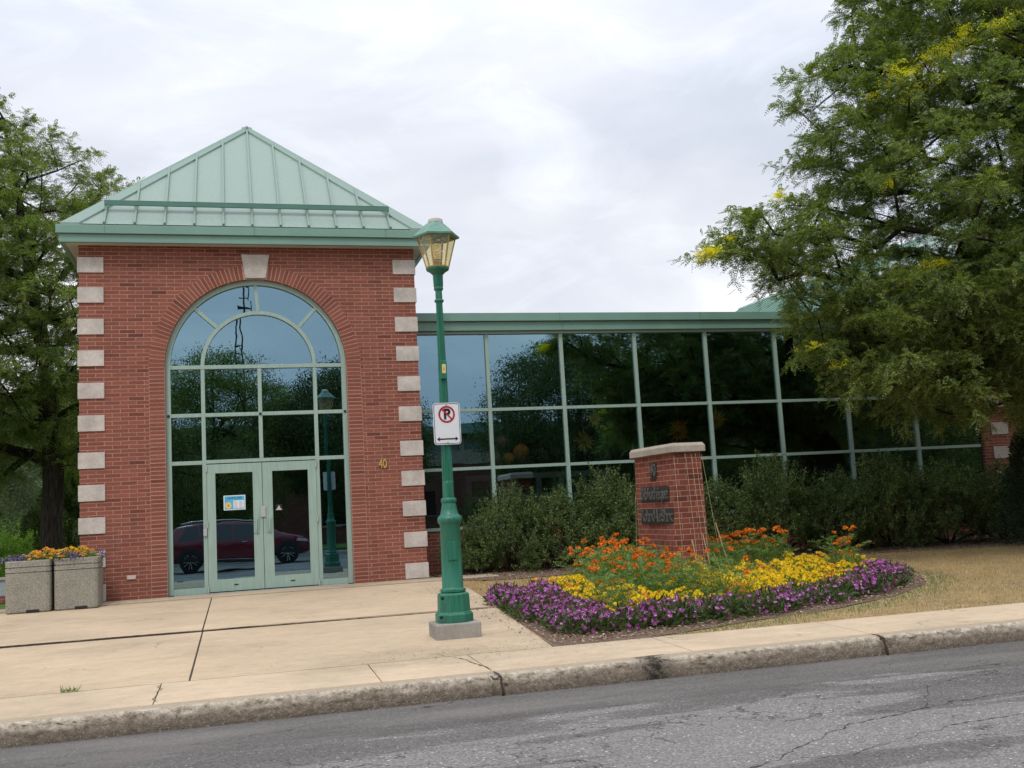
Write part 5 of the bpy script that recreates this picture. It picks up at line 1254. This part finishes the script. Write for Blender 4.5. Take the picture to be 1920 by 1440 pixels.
for i, (x, y, s_) in enumerate(((-12, 27, .75), (-8.6, 30, .7), (-5.2, 31, .72), (-2.2, 29, .7), (-15, 36, .9), (-1.5, 40, .8))):
    me, st = SHR[i % 3]; t0 = empty('big_shrub', (x, y, 0), i*1.3, label='tall %s shrub mass in the dark background behind the locust trunk' % ('leftmost', 'second', 'third', 'rightmost', 'far left', 'far right')[i], cat='shrub', group='shrub masses in the left background'); t0.scale = (2.6, 2.6, 2.3); obj('foliage', me, t0); obj('stems', st, t0)
for a in ((1.6, -31.5, -.25, .92, .93, 1, .5, 'feathery tree across the street reflected in the left half of the arched window'), (8.2, -32, -.25, .88, .93, 0, 2.0, 'tree across the street reflected at the right edge of the arched window'), (20.5, -32, -.25, 1.1, 1.06, 0, 1.0, 'large dark tree across the street reflected in the middle gallery bays'), (27.5, -31, -.25, 1.15, 1.15, 1, 3.6, 'tall tree across the street reflected in the right gallery bays'), (35.5, -31, -.25, 1.1, 1.1, 0, 5.1, 'tree across the street at the far right end of the row'), (-7, -31, -.25, 1.0, 1.0, 0, 4.4, 'tree across the street at the left end of the row'), (43, -33, -.25, 1.2, 1.1, 1, 2.7, 'tree across the street beyond the right end of the gallery'), (52, -36, -.25, 1.3, 1.15, 0, 0.7, 'farthest tree to the right across the street')):
    tree(*a, 'trees across the street seen in the window reflections')
# bright shrub and spruce at left
v_, cc = shrub_mesh(1.3, 1.75, 22000, .05, .025, 70, .1); t0 = empty('bright_shrub', (-3.25, 8.6, 0), label='bright yellow-green rounded shrub at the left edge behind the planters', cat='shrub'); obj('foliage', quads_mesh('foliage', v_, 'bright_leaf'), t0); stems_mb(cc).build('stems', 'bark', t0)
sv = cone_foliage(2.6, 6.0, 42000, .14, .04); t0 = empty('spruce', (-6.0, 21, 0), label='grey-green spruce behind the bright shrub, left of the locust trunk', cat='spruce'); obj('foliage', quads_mesh('foliage', sv, 'spruce_leaf'), t0); mb = MB(); mb.tube([(0, 0, 0), (0, 0, 5.4)], [.16, .03], 8); mb.build('trunk', 'bark', t0)
sv = cone_foliage(1.9, 3.2, 26000, .12, .05); t0 = empty('yew_shrub', (-3.0, 19.5, 0), label='dark green rounded evergreen seen right of the locust trunk', cat='shrub'); obj('foliage', quads_mesh('foliage', sv, 'tree_leaf'), t0); mb = MB(); mb.tube([(0, 0, 0), (0, 0, 2.4)], [.1, .03], 6); mb.build('trunk', 'bark', t0)
n = 60000; Pg = np.column_stack([rng.uniform(-9, -.2, n), rng.uniform(2.2, 24, n)]); D = unit(np.column_stack([rng.normal(scale=.5, size=(n, 2)), np.ones(n)])); S = unit(np.cross(D, rand_dirs(n))); P3 = np.column_stack([Pg, np.full(n, -.012)])
gv = np.stack([P3 - S*.006, P3 + S*.006, P3 + D*rng.uniform(.04, .09, n)[:, None]], 1).reshape(-1, 3)
o = obj('lawn_grass', quads_mesh('lawn_grass', gv, 'green_grass', 3)); tag(o, 'green lawn grass behind the planters at left', 'grass', kind='stuff')
t0 = empty('low_wall', (-2.2, 1.9, 0), label='low grey wall on brick footing at the left edge beside the planter', cat='wall')
mb = MB(); mb.box(-2.5, 0, 0, 1.0, .25, .12); mb.build('footing', 'brick', t0); mb = MB(); mb.box(-2.5, .02, .122, 1.0, .23, .40); mb.build('panel', 'shelf_grey', t0); mb = MB(); mb.box(-2.52, -.01, .402, 1.02, .26, .44); mb.build('coping', 'cap_stone', t0)

# ================================================================== cars
def car(name, paint_, lab, group=None):
    """side on XZ: rear at x=0, front at x=5.0, near side at y=0 facing +Y, width 1.95 towards -Y"""
    t0 = empty(name, (0, 0, 0), label=lab, cat='car', group=group)
    W = 1.95
    # stations: x, z_low, z_sill, z_belt, z_top, inset at top
    st = [(0.02, .42, .62, .98, 1.02, .16), (.10, .34, .60, 1.02, 1.10, .14), (.35, .30, .60, 1.03, 1.52, .20), (.62, .28, .60, 1.04, 1.63, .22), (1.2, .26, .58, 1.04, 1.70, .22), (2.0, .25, .58, 1.03, 1.72, .22), (2.8, .25, .58, 1.02, 1.70, .22), (3.35, .25, .58, 1.01, 1.58, .22), (3.75, .26, .58, 1.02, 1.30, .18), (4.02, .27, .60, 1.04, 1.10, .10), (4.5, .28, .60, .98, 1.04, .10), (4.82, .30, .58, .88, .95, .16), (4.98, .36, .55, .76, .80, .26), (5.02, .42, .52, .62, .66, .34)]
    vs = []; m = 12
    for x, z0, zs_, zb_, zt__, ins in st:
        endin = .10 if x < .2 or x > 4.7 else 0
        endin += max(0, (x-4.5))*.25
        ys = [(-endin-.06, z0), (-endin-.01, zs_*.6+z0*.4), (-endin, zs_), (-endin+.01, (zs_+zb_)/2), (-endin-.03, zb_), (-endin-ins+.03, zt__-.06), (-endin-ins-.08, zt__)]
        row = ys + [(-W-y, z) for y, z in reversed(ys)]
        m = len(row); vs += [(x, y, z) for y, z in row]
    fs = [(i*m+j, i*m+(j+1) % m, (i+1)*m+(j+1) % m, (i+1)*m+j) for i in range(len(st)-1) for j in range(m)] + [tuple(range(m)), tuple((len(st)-1)*m+j for j in range(m))[::-1]]
    mb = MB(); mb.add(vs, fs); o = mb.build('body', paint_, t0); auto_smooth(o, 40); b = o.modifiers.new('s', 'SUBSURF'); b.levels = b.render_levels = 2
    for side in (0, 1):
        def Y(y): return y if side == 0 else -W-y
        def side_poly(poly, name, mat, yb=-.045, yt=-.20, z0=1.03, z1=1.66, th=.012):
            mb = MB(); A = []
            for x, z in poly:
                f = (z-z0)/(z1-z0); A.append((x, yb+(yt-yb)*f, z))
            n = len(A); sgn = th if side == 0 else -th
            a = [(x, Y(y)+sgn, z) for x, y, z in A]; b_ = [(x, Y(y)-sgn, z) for x, y, z in A]
            mb.add(a+b_, [tuple(range(n)), tuple(range(2*n-1, n-1, -1))] + [(i, (i+1) % n, (i+1) % n+n, i+n) for i in range(n)]); return mb.build(name, mat, t0)
        side_poly([(.55, 1.09), (1.25, 1.09), (1.18, 1.55), (.80, 1.52)], 'side_window', 'car_glass')
        side_poly([(1.33, 1.09), (2.28, 1.08), (2.26, 1.60), (1.26, 1.57)], 'side_window', 'car_glass')
        side_poly([(2.36, 1.08), (3.55, 1.07), (3.15, 1.50), (2.85, 1.58), (2.34, 1.60)], 'side_window', 'car_glass')
        mb = MB(); mb.tube([(.62, Y(-.26), 1.66), (1.0, Y(-.26), 1.745), (2.0, Y(-.26), 1.775), (2.9, Y(-.26), 1.735), (3.15, Y(-.26), 1.68)], .02, 6); mb.build('roof_rail', 'chrome', t0, smooth=True)
        for x in (1.5, 2.6): mb = MB(); mb.tube([(x, Y(.015), .95), (x+.1, Y(.04), .955), (x+.22, Y(.015), .95)], .014, 6); mb.build('door_handle', 'chrome', t0, smooth=True)
        for x in (1.28, 2.31, 3.42): mb = MB(); mb.box(x-.004, Y(-.012), .42, x+.004, Y(.017), 1.03); mb.build('door_gap', 'trim_dark', t0)
        mb = MB(); mb.box(1.5, Y(-.02), .30, 3.7, Y(.018), .40); mb.build('sill_trim', 'trim_dark', t0, bevel=.01)
        mb = MB(); mb.box(1.55, Y(.0), .405, 3.65, Y(.02), .425); mb.build('chrome_strip', 'chrome', t0)
        for xw in (.95, 4.2):
            wh = empty('wheel', (xw, Y(-.10), .37)); wh.parent = t0; s = 1 if side == 0 else -1
            def ax(prof, n, name, mat):
                mb = MB(); mb.lathe(prof, n); mb.v = [(v[0], v[2]*s, v[1]) for v in mb.v]; o = mb.build(name, mat, wh); auto_smooth(o, 40); return o
            ax([(.26, -.12), (.35, -.12), (.37, -.09), (.37, .09), (.35, .115), (.265, .12), (.255, .08)], 32, 'tyre', 'rubber')
            ax([(.05, .0), (.255, .02), (.262, .11), (.25, .112), (.24, .03), (.04, .03)], 32, 'rim', 'trim_dark')
            mb = MB()
            for k in range(10):
                a = 2*math.pi*k/10 + (.10 if k % 2 else -.10)
                mb.bar((.03*math.cos(a), s*.09, .03*math.sin(a)), (.245*math.cos(a), s*.11, .245*math.sin(a)), .028, .02, (0, 1, 0))
            mb.build('spokes', 'chrome', wh)
            ax([(.05, .07), (.05, .11), (.02, .115)], 14, 'hub_cap', 'chrome')
            mb = MB(); pr = []
            n = 18
            for k in range(n+1): a = math.pi*k/n; pr.append((a, 0))
            vs2 = [(xw+.46*math.cos(a), Y(.012), .36+.46*math.sin(a)) for a, _ in pr] + [(xw+.40*math.cos(a), Y(.016), .36+.40*math.sin(a)) for a, _ in pr] + [(xw+.40*math.cos(a), Y(-.2), .36+.40*math.sin(a)) for a, _ in pr]
            mb.add(vs2, [(k, k+1, n+1+k+1, n+1+k) for k in range(n)] + [(n+1+k, n+2+k, 2*n+3+k, 2*n+2+k) for k in range(n)] + [tuple(range(n+1, 2*n+2))[::-1]]); mb.build('wheel_arch', 'trim_dark', t0)
        mb = MB(); mb.prism([(4.55, .86), (4.9, .80), (4.86, .72), (4.5, .76)], Y(-.10 if side == 0 else -.10)+(.0 if side == 0 else 0), Y(.0)); mb.build('headlight', 'headlight', t0, bevel=.01)
        mb = MB(); mb.prism([(.0, .98), (.32, 1.0), (.30, .86), (.02, .84)], Y(-.14), Y(.0)); mb.build('tail_light', 'tail_red', t0, bevel=.01)
        mb = MB(); mb.box(3.30, Y(.02), 1.05, 3.48, Y(.20), 1.20); mb.build('wing_mirror', paint_, t0, bevel=.03)
    mb = MB(); mb.add([(3.42, -.26, 1.58), (3.42, -W+.26, 1.58), (4.0, -W+.16, 1.12), (4.0, -.16, 1.12)], [(0, 1, 2, 3)]); mb.v = [(x+.02, y, z+.025) for x, y, z in mb.v]; mb.build('windscreen', 'car_glass', t0, fixn=False)
    mb = MB(); mb.add([(.35, -.30, 1.50), (.35, -W+.30, 1.50), (.09, -W+.22, 1.10), (.09, -.22, 1.10)], [(0, 1, 2, 3)]); mb.v = [(x-.03, y, z) for x, y, z in mb.v]; mb.build('rear_window', 'car_glass', t0, fixn=False)
    mb = MB(); mb.box(5.0, -1.4, .50, 5.035, -.55, .72); mb.build('grille', 'trim_dark', t0, bevel=.01)
    return t0
suv = car('parked_car', 'car_red', 'dark red sport utility car parked across from the doors, seen reflected in them'); suv.location = (0, -18.40, -.37)
bc = copy_tree(suv); bc['label'] = 'blue car parked far behind the planters, mostly hidden by the brick corner'
for ob in [x for x in bpy.data.objects if x.parent is bc and x.name.split('.')[0] in ('body', 'wing_mirror')]:
    ob.data = ob.data.copy(); ob.data.materials.clear(); ob.data.materials.append(M['car_blue'])
bc.location = (-3.9, 29, -.25); bc.scale = (.9, .9, .85)

# ================================================================== across the street (seen mirrored in the glass)
t0 = empty('brick_hall', (6, -45, -.25), label='long low brick hall with green eaves across the street, reflected in the gallery glass', cat='building')
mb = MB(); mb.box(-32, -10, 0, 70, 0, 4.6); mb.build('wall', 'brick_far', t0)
mb = MB(); mb.box(-32.1, -10, 4.602, 70.1, .05, 5.5); mb.build('concrete_band', 'far_concrete', t0)
mb = MB(); mb.box(-31.5, -9, 5.502, 69.5, -.4, 6.6); mb.build('clerestory', 'shelf_grey', t0)
for k in range(34): mb = MB(); mb.box(-31+k*3-.15, -.398, 5.502, -31+k*3+.15, .0, 6.598); mb.build('post', 'far_concrete', t0)
mb = MB(); mb.box(-33, -11, 6.602, 71, .7, 7.15); mb.build('eave', 'fascia_green', t0)
for x in (-14, -9, -4, 2, 8, 14, 20, 26): mb = MB(); mb.box(x-.7, .002, 1.0, x+.7, .03, 2.6); f_ = mb.build('window', 'car_glass', t0); mb = MB(); mb.box(x-.76, .002, .93, x+.76, .05, .998); mb.build('sill', 'far_concrete', f_)
t0 = empty('radio_mast', (3.1, -60, -.25), label='thin lattice radio mast with guy wires, reflected in the top of the arched window', cat='mast')
mb = MB()
for a in (0, 120, 240): mb.tube([(.45*math.cos(R_(a)), .45*math.sin(R_(a)), 0), (.3*math.cos(R_(a)), .3*math.sin(R_(a)), 15.5), (.06*math.cos(R_(a)), .06*math.sin(R_(a)), 17.5)], .06, 5)
for k in range(24):
    z = .6*k+1; 
    for a in (0, 120, 240): r_1 = .42-.008*k; mb.tube([(r_1*math.cos(R_(a)), r_1*math.sin(R_(a)), z), (r_1*math.cos(R_(a+120)), r_1*math.sin(R_(a+120)), z)], .035, 4)
mb.build('lattice', 'trim_dark', t0)
mb = MB(); mb.tube([(0, 0, 17.3), (0, 0, 21.5)], .07, 6); mb.build('antenna', 'trim_dark', t0)
for z, l_ in ((17.8, .5), (18.6, .35), (19.4, .4)): mb = MB(); mb.tube([(-l_, 0, z), (l_, 0, z)], .05, 5); mb.tube([(l_, 0, z-.3), (l_, 0, z+.5)], .04, 5); mb.build('cross_arm', 'trim_dark', t0)
for sx in (-1, 1): mb = MB(); mb.tube([(0, 0, 15), (sx*9, 1, 0)], .02, 4); mb.build('guy_wire', 'trim_dark', t0)
print('faces', sum(len(o.data.polygons) for o in bpy.data.objects if o.type == 'MESH'))
